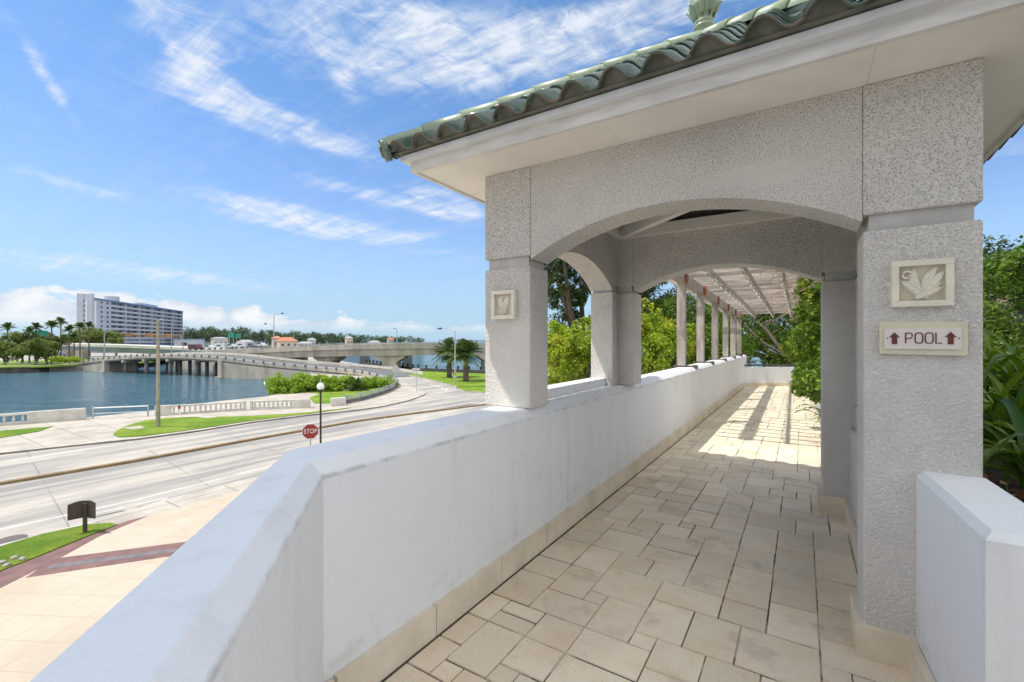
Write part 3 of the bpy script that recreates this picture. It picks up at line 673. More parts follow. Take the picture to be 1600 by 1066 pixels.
for (x0,x1) in ((-2.04,-1.78),(.40,.66)):
    z0 = 1.071 if x0 < -1 else .80
    bevel(MB().box(x0, x1, 4.862, BY0-.001, z0, 2.12).build('jamb', STUCCO, pv), .008)
    MB().box(x0+.02, x1-.02, 4.88, BY0-.001, 2.119, 2.20).build('jamb_band', SMOOTHC, pv)
    MB().box(x0, x1, 4.862, BY0-.001, 2.199, 2.846).build('jamb_head', STUCCO, pv)
MB().box(-2.03, -1.86, FY1+.001, 4.861, 1.068, 1.15).build('sill', PAINT, pv)
sw_ = MB().box(.36, .66, FY1+.001, BY0-.001, -.02, .80).build('side_wall', STUCCO, pv)
MB().box(.33, .359, FY1+.02, BY0-.03, -.003, .15).build('skirting', SKIRTM, pv)
# eaves
XE0, XE1, YE0, YE1 = -2.48, 1.09, 2.45, 5.75
def ring(x0,x1,y0,y1,t,z0,z1):
    mb = MB(); mb.box(x0,x1,y0,y0+t,z0,z1); mb.box(x0,x1,y1-t,y1,z0,z1); mb.box(x0,x0+t,y0+t,y1-t,z0,z1); mb.box(x1-t,x1,y0+t,y1-t,z0,z1); return mb
ring(XE0+.012, XE1-.012, YE0+.012, YE1-.012, .64, 2.85, 2.87).build('soffit', SOFFIT, pv)
ring(XE0, XE1, YE0, YE1, .03, 2.838, 2.915).build('fascia', FASCIA, pv)
ring(XE0-.05, XE1+.05, YE0-.05, YE1+.05, .10, 2.913, 2.953).build('drip_edge', DRIP, pv)
ring(-1.80, .42, 3.11, 5.07, .10, 2.74, 2.849).build('wall_plate', SOFFIT, pv)
# roof
AP = Vector(((XE0+XE1)/2, (YE0+YE1)/2, 4.08)); EZ = 2.962; ex0, ex1, ey0, ey1 = XE0-.09, XE1+.09, YE0-.09, YE1+.09
cor = [Vector((ex0,ey0,EZ)), Vector((ex1,ey0,EZ)), Vector((ex1,ey1,EZ)), Vector((ex0,ey1,EZ))]
deck = MB(); deck.add([c for c in cor]+[AP-Vector((0,0,.02))], [(0,1,4),(1,2,4),(2,3,4),(3,0,4),(3,2,1,0)]); deck.build('roof_deck', MORTAR, pv)
def slope(c0, c1, name='roof_tiles'):
    """courses of S-tiles on one hip slope, each tile a curved shell lapping the one below"""
    e = (c1-c0); W_ = e.length; e.normalize(); mid = (c0+c1)/2; up = (AP-mid); S_ = up.length; up.normalize(); nrm = e.cross(up).normalized()
    if nrm.z < 0: nrm = -nrm
    pitch = .232; nt = int(round(W_/pitch)); pitch = W_/nt; course = .30; mb = MB(); ends = MB(); rows = int(S_/course)+1
    prof = []
    K = 12
    for k in range(K+1):
        u = k/K
        h = .060*math.sin(PI*min(1,u/.62))**.85 if u < .62 else -.018*math.sin(PI*(u-.62)/.38)
        prof.append((u, h))
    for r in range(rows):
        s0 = r*course-.02; s1 = min(S_, s0+course+.05)
        for i in range(nt):
            xa = i*pitch; lim0 = W_/2*(1-max(0,s0)/S_)+.03; lim1 = W_/2*(1-s1/S_)+.05
            if abs(xa+pitch/2-W_/2) > lim0: continue
            dz0 = .020; o = len(mb.v); jit = random.uniform(-.004,.004)
            for (s_, lift) in ((s0, dz0), (s1, .004)):
                for (u, h) in prof:
                    x = xa+u*pitch*1.03
                    lim = W_/2*(1-max(0,s_)/S_)+.02; x = W_/2+max(-lim, min(lim, x-W_/2))
                    for th in (0.012, 0.0): mb.v.append(tuple(c0+e*x+up*s_+nrm*(h+lift+th+jit)))
            m2 = 2*(K+1)
            for k in range(K):
                a = o+2*k; b_ = a+2
                mb.f += [(a, b_, b_+m2, a+m2), (a+1, a+1+m2, b_+1+m2, b_+1), (a, a+1, b_+1, b_)]
    allp = [(i*pitch+u*pitch*1.0, h) for i in range(nt) for (u, h) in (prof[:-1] if i < nt-1 else prof)]   # one mortar strip under the humps
    for (x, h) in allp: ends.v.append(tuple(c0+e*x+up*.015+nrm*(h+.018)))
    for (x, h) in allp: ends.v.append(tuple(c0+e*x+up*.015+nrm*(-.014)))
    m3 = len(allp)
    for k in range(m3-1): ends.f.append((k, k+1, m3+k+1, m3+k))
    o = mb.build(name, ROOFT, pv, True, True); ends.build('bird_stops', MORTAR, pv)
    lip = MB()
    for i in range(nt):
        xa = i*pitch; pts = [c0+e*(xa+u*pitch*1.03)+up*(-.024)+nrm*(h+.020+.006) for (u,h) in prof]
        lip.tube(pts, .0065, 5)
    lip.build('tile_edge', ROOFEND, pv, True)
for i in range(4): slope(cor[i], cor[(i+1)%4])
def hip(c):
    d = AP-c; L_ = d.length; d.normalize(); side = d.cross(Vector((0,0,1))).normalized(); up = side.cross(d).normalized(); n = 9; t = L_/n
    mb = MB()
    for i in range(n):
        a = c+d*(i*t-.03); b_ = c+d*((i+1)*t+.02); r0, r1 = .082, .066; K = 9; o = len(mb.v)
        for (p, r) in ((a, r0), (b_, r1)):
            for th in (0, -.014):
                for k in range(K+1):
                    q = PI*(1.08*k/K-.04); mb.v.append(tuple(p+side*math.cos(q)*(r+th)+up*(math.sin(q)*(r+th)+.055)))
        m2 = K+1
        for k in range(K):
            mb.f += [(o+k, o+k+1, o+2*m2+k+1, o+2*m2+k), (o+m2+k+1, o+m2+k, o+3*m2+k, o+3*m2+k+1), (o+k+1, o+k, o+m2+k, o+m2+k+1)]
    mb.build('hip_tiles', RIDGET, pv, True)
    e = MB(); o0 = c-d*.045; e.tube([o0+up*.05-d*.02, o0+up*.05+d*.03], [.078,.084], 14); e.tube([o0+up*.05-d*.035, o0+up*.05-d*.018],[.045,.05],12)
    e.build('hip_end_cap', ROOFT, pv, True)
for c in cor: hip(c)
fn = MB()
fn.lathe([(r*.72, z*.8) for r,z in [(.19,-.10),(.17,-.03),(.12,.06),(.085,.12),(.08,.15),(.115,.165),(.12,.185),(.09,.20),(.10,.215),(.11,.235),(.09,.25),(.095,.28),(.125,.33),(.15,.37),(.165,.41),(.15,.43),(.16,.45),(.165,.47),(.11,.50),(.07,.57),(.035,.63),(.004,.67)]], tuple(AP+Vector((0,0,.0))), 40,
         lambda t, z: 1+(.08*abs(math.sin(4*t)) if .2 < z < .34 else 0))
fo = fn.build('finial', RIDGET, pv, True)
lf = MB()
for k in range(8):     # acanthus-like leaves curling out of the urn
    t = 2*PI*k/8; d = Vector((math.cos(t), math.sin(t), 0)); s_ = Vector((-d.y, d.x, 0)); b0 = AP.copy()
    lf.tube([b0+d*r+Vector((0,0,z)) for r,z in ((.070,.215),(.086,.25),(.104,.285),(.122,.312),(.136,.318),(.14,.306))], [.010,.017,.019,.016,.010,.005], 7)
    lf.tube([b0+d*r+s_*q+Vector((0,0,z)) for r,q,z in ((.066,.03,.22),(.078,.036,.28),(.092,.036,.33),(.108,.03,.345),(.112,.028,.335))], [.007,.012,.011,.007,.004], 6)
lf.build('finial_leaves', RIDGET, fo, True)
# inside of the roof: hip rafters and dark boards
cb = MB(); z0 = 2.87; ins = [Vector((-1.98,2.95,z0)), Vector((.6,2.95,z0)), Vector((.6,5.25,z0)), Vector((-1.98,5.25,z0))]; ap2 = Vector((AP.x, AP.y, 3.72))
cb.add(ins+[ap2], [(0,1,4),(1,2,4),(2,3,4),(3,0,4)]); cb.build('ceiling_boards', noisy('grey_ceiling_boards', (.30,.29,.28), (.22,.21,.20), 5, .8, .5, 20, .01, stretch=(6,1,1)), pv)
for c in [Vector((-1.84,3.08,2.80)), Vector((.46,3.08,2.80)), Vector((.46,5.1,2.80)), Vector((-1.84,5.1,2.80))]:
    d = (ap2-Vector((0,0,.08))-c); L_ = d.length; m_ = c+d/2; yaw_ = math.atan2(d.y, d.x); pit = math.asin(d.z/L_)
    MB().cbox(m_, L_, .07, .14, yaw_, 0, -pit).build('rafter', SOFFIT, pv)
for sx_, sy_ in ((-1,-1),(1,-1),(1,1),(-1,1)):     # level diagonal ties meeting under the king post
    a_ = Vector((AP.x+1.10*sx_, AP.y+.95*sy_, 2.80)); d = Vector((AP.x, AP.y, 2.80))-a_; L_ = d.length-.06; m_ = a_+d.normalized()*L_/2
    MB().cbox(m_, L_, .075, .13, math.atan2(d.y, d.x)).build('tie_beam', SOFFIT, pv)
MB().box(AP.x-.05, AP.x+.05, AP.y-.05, AP.y+.05, 2.70, 3.6).build('king_post', SOFFIT, pv)

# unseen hotel wall, with a slab added to shade the near walkway (behind the viewpoint)
hb = thing('added_hotel_block', 'unseen pale hotel wall with a high slab added to shade the near end of the walkway', 'building', (0,-8,0))
HW = noisy('hotel_wall', (.72,.70,.66), (.66,.64,.60), .6, .85)
MB().prism([(-8.7,-9),(-8.7,-1.75),(-7.62,-1.75),(-7.62,-1.2),(-2.6,-1.2),(-2.6,-9)], 15.0, 15.35).build('added_shade_slab', HW, hb)
MB().box(-3,9,-9.4,-9,-5.4,18).build('wall', HW, hb)
for k in range(3): MB().box(-2+3.6*k,.3+3.6*k,-9.0,-8.96,0,2.4).build('window', GLASSD, hb)

# ================================================================== reliefs and sign
def leafshape(mb, base, tip, width, y, depth=.012, bend=0., n=9):
    b = Vector(base); t = Vector(tip); d = t-b; L_ = d.length; dn = d.normalized(); s_ = Vector((-dn[1], dn[0]))
    rows = []
    for i in range(n+1):
        u = i/n; c = b+d*u+s_*bend*math.sin(PI*u)*L_; w_ = width*math.sin(PI*min(1,.06+u*.94))**.8*(1 if u < .98 else .1)
        rows.append((c-s_*w_/2, c-s_*w_*.25, c, c+s_*w_*.25, c+s_*w_/2, u))
    o = len(mb.v)
    for r in rows:
        dp = depth*math.sin(PI*(.1+.85*r[5])); zz = .0025*math.cos(r[5]*PI*9)
        for p, h in zip(r[:5], (0, dp*.9+zz, dp*.55, dp*.9+zz, 0)): mb.v.append((p[0], y-h-.002, p[1]))
    for i in range(n):
        for j in range(4): a = o+i*5+j; mb.f.append((a, a+1, a+6, a+5))
    mb.tube([(b[0],y-depth*.6,b[1])]+[(r[2][0], y-depth*.75*math.sin(PI*(.1+.85*r[5])), r[2][1]) for r in rows[1:]], .0028, 5)
def plaque(name, label, x0, x1, z0, z1, lvs, scroll=None):
    t = thing(name, label, 'plaque', ((x0+x1)/2, FY0, (z0+z1)/2), 'cast stone relief plaques on the pillars')
    y = FY0-.004; b = .028
    MB().box(x0+.004,x1-.004,y-.012,FY0+.01,z0+.004,z1-.004).build('panel', CREAMD, t)
    fr = MB(); yf = y-.034
    for (a0,a1,c0,c1) in ((x0,x1,z1-b,z1),(x0,x1,z0,z0+b),(x0,x0+b,z0+b,z1-b),(x1-b,x1,z0+b,z1-b)): fr.box(a0,a1,yf,FY0+.012,c0,c1)
    fo_ = fr.build('frame', CREAM, t); bevel(fo_, .002)
    mb = MB(); W_ = x1-x0-2*b; H_ = z1-z0-2*b; X = lambda u: x0+b+u*W_; Z = lambda v: z0+b+v*H_
    for (bu,bv_,tu,tv,wd,bend) in lvs: leafshape(mb, (X(bu),Z(bv_)), (X(tu),Z(tv)), wd*W_, y-.012, .016, bend)
    if scroll:
        cu, cv, r = scroll; pts = []
        for k in range(26): a = -PI*.35+k*.30; rr = r*(1-.026*k)*W_; pts.append((X(cu)+rr*math.cos(a), y-.020, Z(cv)+rr*math.sin(a)))
        pts = [(X(.38),y-.017,Z(.45)), (X(.36),y-.02,Z(.62))]+pts[2:]
        mb.tube(pts, .0055, 7)
    mb.build('leaf_relief', CREAM, t, False)
plaque('relief_plaque', 'larger looking square cast relief of broad leaves with a curled frond above the pool sign', .366, .586, 1.732, 1.952,
       [(.52,.10,.02,.60,.26,-.10),(.50,.16,.34,.96,.26,.10),(.52,.30,.86,.98,.22,.05),(.48,.28,.99,.82,.26,-.05),(.36,.06,.97,.36,.27,.06),(.40,.05,.98,.50,.16,.08),(.55,.08,.70,.04,.06,0)], (.18,.74,.15))
plaque('relief_plaque', 'small looking cast relief of paired rounded leaves on the left front pillar', -1.995, -1.785, 1.735, 1.95,
       [(.48,.30,.18,.84,.34,-.05),(.50,.40,.40,.99,.22,.12),(.54,.30,.80,.90,.34,.05),(.50,.06,.30,.34,.16,0),(.50,.06,.72,.36,.16,0),(.47,.04,.52,.38,.12,0)])
def text_mesh(s, size, extr, sx=1.):
    cu = bpy.data.curves.new('t','FONT'); cu.body = s; cu.size = size; cu.extrude = extr; cu.align_x = 'CENTER'; cu.align_y = 'CENTER'; cu.space_character = 1.12
    ob = bpy.data.objects.new('t', cu); COL.objects.link(ob); dg = bpy.context.evaluated_depsgraph_get(); me = bpy.data.meshes.new_from_object(ob.evaluated_get(dg)); bpy.data.objects.remove(ob)
    vs = [(v.co.x*sx, v.co.y, v.co.z) for v in me.vertices]; fs = [tuple(p.vertices) for p in me.polygons]; return vs, fs
ps = thing('pool_sign', 'cream wall sign reading POOL between two brown upward arrows', 'sign', (.475,FY0,1.585))
bk_ = MB(); bk_.add([(x,y,z) for y in (FY0+.01,FY0-.022) for (x,z) in ((.322,1.508),(.628,1.503),(.634,1.512),(.634,1.648),(.628,1.658),(.330,1.664),(.322,1.66))], [(6,5,4,3,2,1,0),tuple(range(7,14))]+[(i,(i+1)%7,7+(i+1)%7,7+i) for i in range(7)])
bk_.build('backing_board', BACKB, ps)
MB().box(.340,.612,FY0-.030,FY0-.0215,1.532,1.630).build('plate', PLATE, ps)
def poly_xz(pts, y0, y1): 
    n = len(pts); return MB().add([(x,y0,z) for x,z in pts]+[(x,y1,z) for x,z in pts], [tuple(range(n)), tuple(range(2*n-1,n-1,-1))]+[(i,(i+1)%n,n+(i+1)%n,n+i) for i in range(n)])
for cx_a in (.377,.575):
    poly_xz([(cx_a-.010,1.555),(cx_a+.010,1.555),(cx_a+.010,1.588),(cx_a+.020,1.588),(cx_a,1.612),(cx_a-.020,1.588),(cx_a-.010,1.588)], FY0-.0325, FY0-.0295).build('arrow', DKRED, ps)
# POOL drawn as rounded strokes
def glyphs():
    mb = MB(); zb, zt = 1.560, 1.608; h = zt-zb; wd = .027; y = FY0-.031
    def ringo(x0):
        pts = []; 
        for k in range(25):
            a = 2*PI*k/24; c_, s_ = math.cos(a), math.sin(a); e = .55
            pts.append((x0+wd/2+wd/2*math.copysign(abs(c_)**e, c_), y, zb+h/2+h/2*math.copysign(abs(s_)**e, s_)))
        return pts
    r = .0028
    mb.tube([(.418,y,zb),(.418,y,zt)], r, 6); mb.tube([(.418,y,zt),(.434,y,zt),(.440,y,zt-.004),(.442,y,zt-.012),(.440,y,zt-.021),(.434,y,zt-.026),(.418,y,zt-.026)], r, 6)
    mb.tube(ringo(.452), r, 6); mb.tube(ringo(.488), r, 6)
    mb.tube([(.525,y,zt),(.525,y,zb),(.545,y,zb)], r, 6); return mb
glyphs().build('lettering', DKRED, ps)
for x in (.350,.603): MB().tube([(x,FY0-.029,1.583),(x,FY0-.033,1.583)], .0028, 10).build('screw', BLACK, ps)

# ================================================================== PERGOLA
pg = thing('timber_pergola', 'weathered grey timber pergola with slatted roof over the far walkway', 'pergola', (-1.9,12,1.07))
def pz(y): return 2.88-.030*(y-9.0)
PY = [9.1,11.05,13.1,15.1,16.9,18.6]
for y in PY:
    o = MB().box(-2.02,-1.87,y-.07,y+.07,1.10,pz(y)-.16).build('post', WOOD, pg)
    MB().box(-2.10,-1.70,y-.035,y+.035,1.071,1.10).build('post_foot', BROWNST, pg)
    MB().box(-1.745,-1.66,y-.055,y+.055,1.04,1.112).build('foot_clip', BROWNST, pg)
    MB().cbox((-1.86,y,pz(y)-.10),.05,.14,.20).build('bracket', RUST, pg)
    MB().box(.42,.56,y-.07,y+.07,-.3,pz(y)-.16).build('post', WOOD, pg)
def lbeam(x, wd, dp, top, name='beam', y0=7.15, y1=19.1):
    MB().hexa([(x-wd/2,y0,pz(y0)+top-dp),(x+wd/2,y0,pz(y0)+top-dp),(x+wd/2,y1,pz(y1)+top-dp),(x-wd/2,y1,pz(y1)+top-dp),(x-wd/2,y0,pz(y0)+top),(x+wd/2,y0,pz(y0)+top),(x+wd/2,y1,pz(y1)+top),(x-wd/2,y1,pz(y1)+top)]).build(name, WOOD, pg)
lbeam(-1.945, .14, .18, 0.); lbeam(.49, .12, .18, 0.)
for x in (-1.4,-.83,-.28): lbeam(x, .045, .06, .0, 'stringer')
y = 7.2
while y < 19.2:
    MB().box(-2.45,.95,y-.019,y+.019,pz(y)+.001,pz(y)+.001+random.uniform(.065,.10)).build('slat', WOODS, pg); y += .355+random.uniform(-.03,.03)
# string lights
BULB = mat('clear_bulb', (.8,.8,.78), .15)[0]
names = {-1.4:'string of small bulbs along the stringer nearest the parapet', -.83:'string of small bulbs along the middle stringer of the pergola', -.28:'string of small bulbs along the stringer nearest the vine'}
for x in (-1.4,-.83,-.28):
    t = thing('string_lights', names[x], 'string lights', (x-.03,13,2.7), 'string lights under the pergola')
    y = 7.3; pts = []; bl = []
    while y < 18.8:
        for k in range(6): u = k/6; pts.append((x-.035, y+.7*u, pz(y+.7*u)-.06-.05*math.sin(PI*u)))
        bl.append((x-.035, y+.35, pz(y+.35)-.12)); y += .7
    MB().tube(pts, .006, 5).build('wire', BLACK, t)
    for b_ in bl: MB().lathe([(.004,.02),(.014,.0),(.02,-.02),(.016,-.04),(.004,-.05)][::-1], b_, 8).build('bulb', BULB, t, True)

# ================================================================== PLANTING ROUND THE WALKWAY
random.seed(3)
c1 = [(-4.3,9.0,.6,1.0),(-4.6,9.6,-.2,1.1),(-4.1,8.6,-.8,1.0),(-5.0,10.4,.7,1.1),(-4.4,10.6,1.4,1.0),(-5.4,11.0,-.3,1.2),(-4.0,9.8,1.3,.8),(-4.8,9.0,-1.4,1.1),(-5.8,12.0,.3,1.1)]
tree('small_tree', 'bright yellow green bushy tree seen through the pavilion side arch', 'tree', (-4.9,9.6,LV), c1, 46000, .09, LEAF_Y, .11, 'yellow green trees beside the walkway', -1.6)
c2 = [(-3.9,12.2,1.2,1.2),(-4.4,13.6,.2,1.4),(-4.0,11.4,-.1,1.2),(-4.6,13.0,2.0,1.1),(-3.8,14.6,1.6,1.2),(-4.3,15.6,.3,1.4),(-5.2,11.2,1.9,1.1),(-3.9,16.4,1.5,1.2),(-4.6,14.2,-1.2,1.4)]
tree('small_tree', 'tall yellow green bushy tree seen behind the first pergola posts', 'tree', (-4.4,13.6,LV), c2, 50000, .095, LEAF_Y, .12, 'yellow green trees beside the walkway', -1.2)
c3 = [(-3.6,18.5,1.2,1.5),(-3.8,20.2,.4,1.7),(-4.2,19.2,2.4,1.4),(-3.4,21.5,1.8,1.6)]
tree('small_tree', 'mid green bushy tree seen behind the last pergola posts', 'tree', (-3.9,19.6,LV), c3, 36000, .11, LEAF_G, .13, 'yellow green trees beside the walkway', -1)
c4_ = [(-7.6,14.8,4.3,1.4),(-7.2,16.0,5.0,1.7),(-8.2,16.7,3.2,1.5),(-6.4,17.0,3.6,1.8),(-6.9,13.8,5.4,1.1),(-6.0,18.5,4.8,1.8),(-5.4,20,3.4,1.8)]
tree('oak_tree', 'taller dark green oak rising behind the yellow green trees', 'tree', (-7.6,16.4,LV), c4_, 52000, .10, LEAF_D, .28, None, .5)
cf = [(-4.3,4.9,-1.0,.6),(-4.8,4.2,-1.5,.7)]
cfb = [(-4.35,4.55,-1.15,.42),(-4.6,4.25,-1.6,.6),(-4.9,4.9,-2.0,.7)]
tree('leafy_shrub', 'small yellow green shrub top just left of the front pillar', 'shrub', (-4.7,4.6,LV), cfb, 3500, .07, LEAF_Y, .04, None, -3)
ce = [(-2.4,26,2.2,1.9),(-.6,27,2.6,1.9),(1.2,26.5,2.4,2.0),(-1.6,25,.8,1.5),(.6,25.4,.6,1.6),(2.8,26,1.2,1.9),(-3.6,25,1.0,1.6),(-.4,25.6,3.6,1.7),(2.4,27,3.8,1.8),(-3.2,26.5,3.4,1.6)]
te = thing('spreading_tree', 'green tree with spreading bare limbs behind the low end wall', 'tree', (.2,23.5,LV))
mb = MB(); r0 = Vector((.2,23.5,LV)); fk = Vector((.1,23.4,.5)); mb.tube([r0,(r0+fk)/2,fk],[.30,.24,.20],9)
for e_, r_ in (((-1.9,24.4,2.6),.14),((-3.4,24.8,3.2),.10),((.9,24.2,3.2),.15),((1.5,24.4,2.3),.10),((-.5,24,3.6),.10),((2.6,25,2.6),.12)):
    e_ = Vector(e_); h = fk.lerp(e_,.45)+Vector((0,0,-.25)); mb.tube([fk,h,fk.lerp(e_,.75)+Vector((0,0,.05)),e_],[r_*.95,r_*.7,r_*.5,r_*.25],7)
    for k in range(5): q = fk.lerp(e_, random.uniform(.5,1)); mb.tube([q, q+Vector((random.uniform(-.7,.7),random.uniform(-.3,.6),random.uniform(.1,1)))],[r_*.35,r_*.12],5)
mb.build('trunk', BARK, te, True); leaves('crown', ce, 60000, .13, LEAF_G, te, .4, .3)
# background greenery further along
cg = [(-6,30,2.5,3),(-3,34,3.5,3.2),(2,34,3.5,3.4),(6,32,3,3.4),(-9,28,2.2,3),(8,26,3,3.5)]
tree('oak_tree', 'dark green tree mass furthest behind the end of the walkway', 'tree', (0,32,LV), cg, 42000, .2, LEAF_D, .4, None, 0)
# climbing vine on the right of the pergola
vn = thing('climbing_vine', 'dense glossy green climbing vine bulging over the walkway on the right', 'vine', (.6,10,0))
vr = random.Random(8); vc = []
for k in range(58):
    y = 8.3+8.6*vr.random()**1.3; zz = vr.uniform(.75,2.55); bulge = .30*math.sin(PI*min(1,max(0,(zz-.5)/2.2)))
    vc.append((vr.uniform(.15,.6)-bulge*vr.random()*1.2, y, zz, vr.uniform(.16,.40), .9))
leaves('foliage', vc, 30000, .085, LEAF_V, vn, .4, .3)
mb = MB()
for k in range(26):
    x = random.uniform(.3,.75); y = random.uniform(8.3,17); p = Vector((x,y,-.2)); pts = [p]
    for s_ in range(6): p = p+Vector((random.uniform(-.14,.1),random.uniform(-.2,.2),.5)); pts.append(p.copy())
    mb.tube(pts, [.018,.016,.014,.012,.01,.008,.005], 5)
mb.build('stem', BARK, vn, True)
tw = thing('dry_vine', 'tangle of pale bare twigs lying over the pergola slats on the right', 'vine', (.3,12,2.9))
mb = MB()
for k in range(330):
    y = random.uniform(7.4,14.5); x = random.uniform(-.75,.85) if random.random() < .25 else random.uniform(.0,.9); p = Vector((x,y,pz(y)+random.uniform(-.34,.02))); pts = [p.copy()]; d = Vector((random.uniform(-1,1),random.uniform(-1,1),random.uniform(-.3,.3)))*.13
    for s_ in range(5): d += Vector((random.uniform(-1,1),random.uniform(-1,1),random.uniform(-1,.7)))*.06; p += d; pts.append(p.copy())
    mb.tube(pts, [.007,.006,.005,.004,.003,.002], 4)
mb.build('stem', noisy('pale_twig', (.34,.22,.18),(.46,.34,.28),9,.9), tw)
leaves('foliage', [(.5,9,2.75,.3,.4),(.6,10.5,2.7,.35,.4),(.45,12,2.7,.35,.4),(.3,8.2,2.85,.2,.3),(-.6,8.6,3.0,.1,.3)], 1500, .06, LEAF_R, tw, .4)
# white picket balustrade along the right edge
pb_ = thing('picket_fence', 'white slatted fence half hidden below the climbing vine', 'fence', (.3,12,0))
y = 6.4; mb = MB()
MB().box(.28,.34,6.0,18.8,.10,.16).build('lower_rail', WHITEP, pb_); MB().box(.27,.35,6.0,18.8,.86,.93).build('top_rail', WHITEP, pb_)
while y < 18.6: mb.box(.285,.335,y-.03,y+.03,.16,.86); y += .145
mb.build('slats', WHITEP, pb_)
# strap plants
def strap(label, base, n, L_, seed, m=None, name='strap_leaf_plant', w_=.035, lean=(0,0)):
    rr = random.Random(seed); t = thing(name, label, 'plant', base, 'strap leaved plants in the planter'); mb = MB()
    for i in range(n):
        a = rr.uniform(0,2*PI); l = L_*rr.uniform(.6,1.2); rise = rr.uniform(.5,1.45); w0 = w_*rr.uniform(.6,1.3); d = Vector((math.cos(a)+lean[0], math.sin(a)+lean[1], 0)); d.normalize(); s_ = Vector((-d.y,d.x,0)); o = len(mb.v); K = 11
        p = Vector(base)+Vector((rr.uniform(-.06,.06),rr.uniform(-.06,.06),rr.uniform(0,.35*L_))); ang = rise; st = l/K; tw_ = rr.uniform(-.5,.5)
        for k in range(K+1):
            u = k/K; ww = w0*math.sin(PI*min(1,.18+u*.82))**.7*(.05 if k == K else 1); s2 = (s_*math.cos(tw_*u*2)+Vector((0,0,math.sin(tw_*u*2)))); wv = Vector((0,0,.004*math.sin(u*22)))
            mb.v += [tuple(p-s2*ww/2+wv), tuple(p-Vector((0,0,ww*.18))), tuple(p+s2*ww/2-wv)]
            p = p+(d*math.cos(ang)+Vector((0,0,math.sin(ang))))*st; ang -= (rise+1.15)/K*(.6+u)
        for k in range(K):
            for j in range(2): q = o+3*k+j; mb.f.append((q,q+1,q+4,q+3))
    mb.build('leaves', m or LEAF_S, t, True, False)
    st_ = MB().tube([Vector(base)-Vector((0,0,.05)), Vector(base)+Vector((0,0,.35*L_))], [.02,.012], 6); st_.build('stem', BARK, t)
    return t
spots = [((.98,3.25,.80),60,.62,'strap leaved plant closest to the sign pillar, drooping to the soil'),((1.05,3.9,.82),70,.85,'bushy strap leaved plant behind the nearest clump'),((1.35,4.7,.82),80,1.0,'tall arching strap leaved plant with the highest leaves'),
         ((1.75,4.2,.82),70,.9,'strap leaved plant at the right picture edge'),((1.5,5.7,.82),80,1.1,'strap leaved plant at the back beneath the tree'),((1.2,5.1,.82),60,.9,'strap leaved plant hugging the pillar corner')]
for i,(b_,n,l,lab) in enumerate(spots): strap(lab, b_, n, l, 40+i)
dl = leaves('dead_leaves', [(.95,3.0,.82,.35,.1),(1.3,3.4,.83,.5,.1)], 420, .07, LEAF_R, None, 1.2, .0); tag(dl, 'scattered brown dead leaves lying on the dark planter soil', 'leaf litter', None, 'stuff')
strap('small spiky clump leaning out at the foot of the vine', (.34,8.3,.25), 34, .5, 90, LEAF_V, 'spiky_clump', .03, (-.3,-.2))
co = [(5.0,13.5,2.4,1.4),(3.9,12.4,2.7,1.0),(4.9,12.4,3.7,1.0),(6.2,14.5,2.2,1.5),(3.6,13.4,1.6,1.1),(4.6,12,1.4,1.1),(4.2,14.5,2.6,1.2),(6.4,13,3.4,1.3)]
tree('oak_tree', 'leafy oak above the strap leaved plants at the right edge', 'tree', (5,13.4,LV), co, 50000, .085, LEAF_G, .25, None, -.5)
wg = thing('hotel_wing', 'pale pinkish building wall glimpsed through the oak at the right edge', 'building', (13,26,LV))
MB().box(6.5,30,27,34,LV,4.6).build('wall', noisy('pink_render', (.66,.52,.42),(.60,.47,.38),.5,.9), wg)
for k in range(4):
    for j in range(2): MB().box(7.5+3*k,8.7+3*k,26.95,26.999,-1+3*j,.6+3*j).build('window', GLASSD, wg)

# ================================================================== STREET THINGS
def face_cam(p): return math.atan2(-p[0], p[1])   # yaw of a sign whose face looks back along -y'
def oct_prism(c, r, th, yaw_, n=8, rot=PI/8):
    mb = MB(); M = Matrix.Rotation(yaw_,3,'Z'); vs = []
    for y in (-th/2, th/2):
        for k in range(n): a = rot+2*PI*k/n; vs.append(Vector(c)+M@Vector((r*math.cos(a), y, r*math.sin(a))))
    mb.add(vs, [tuple(range(n)), tuple(range(2*n-1,n-1,-1))]+[(i,(i+1)%n,n+(i+1)%n,n+i) for i in range(n)]); return mb
pc = at(485,674,22.3); yaw_ = YAW+math.atan2(-(485-800),F)*.9
ss_ = thing('stop_sign', 'red octagonal STOP sign on a thin post beside the globe lamp', 'sign', (pc.x,pc.y,LV))
M = Matrix.Rotation(yaw_,3,'Z')
MB().tube([(pc.x,pc.y,LV),(pc.x,pc.y,pc.z+.35)], .03, 8).build('post', GALV, ss_)
off = M@Vector((0,-.045,0)); q = pc+off
oct_prism(q, .40, .01, yaw_).build('rim', WHITEP, ss_); oct_prism(q+M@Vector((0,-.006,0)), .378, .01, yaw_).build('face', STOPR, ss_)
vs, fs = text_mesh('STOP', .31, .004, .74)
MB().add([q+M@Vector((v[0], -.014-v[2], v[1])) for v in vs], fs).build('lettering', WHITEP, ss_, False, False)
gl = at(501,604,23.2)
lp = thing('street_lamp', 'black lamp post with white globe near the stop sign', 'street lamp', (gl.x,gl.y,LV))
MB().lathe([(.16,0),(.16,.1),(.10,.18),(.08,.7),(.052,.8),(.048,2.8),(.042,gl.z-LV-.35),(.07,gl.z-LV-.32),(.07,gl.z-LV-.28),(.05,gl.z-LV-.26),(.12,gl.z-LV-.21),(.14,gl.z-LV-.17)], (gl.x,gl.y,LV), 16).build('post', BLACK, lp, True)
mb = MB(); mb.lathe([(.185*math.cos(a),.185*math.sin(a)) for a in [(-PI/2+.02)+k*(PI-.04)/14 for k in range(15)]], tuple(gl), 20); mb.build('globe', GLOBE, lp, True)
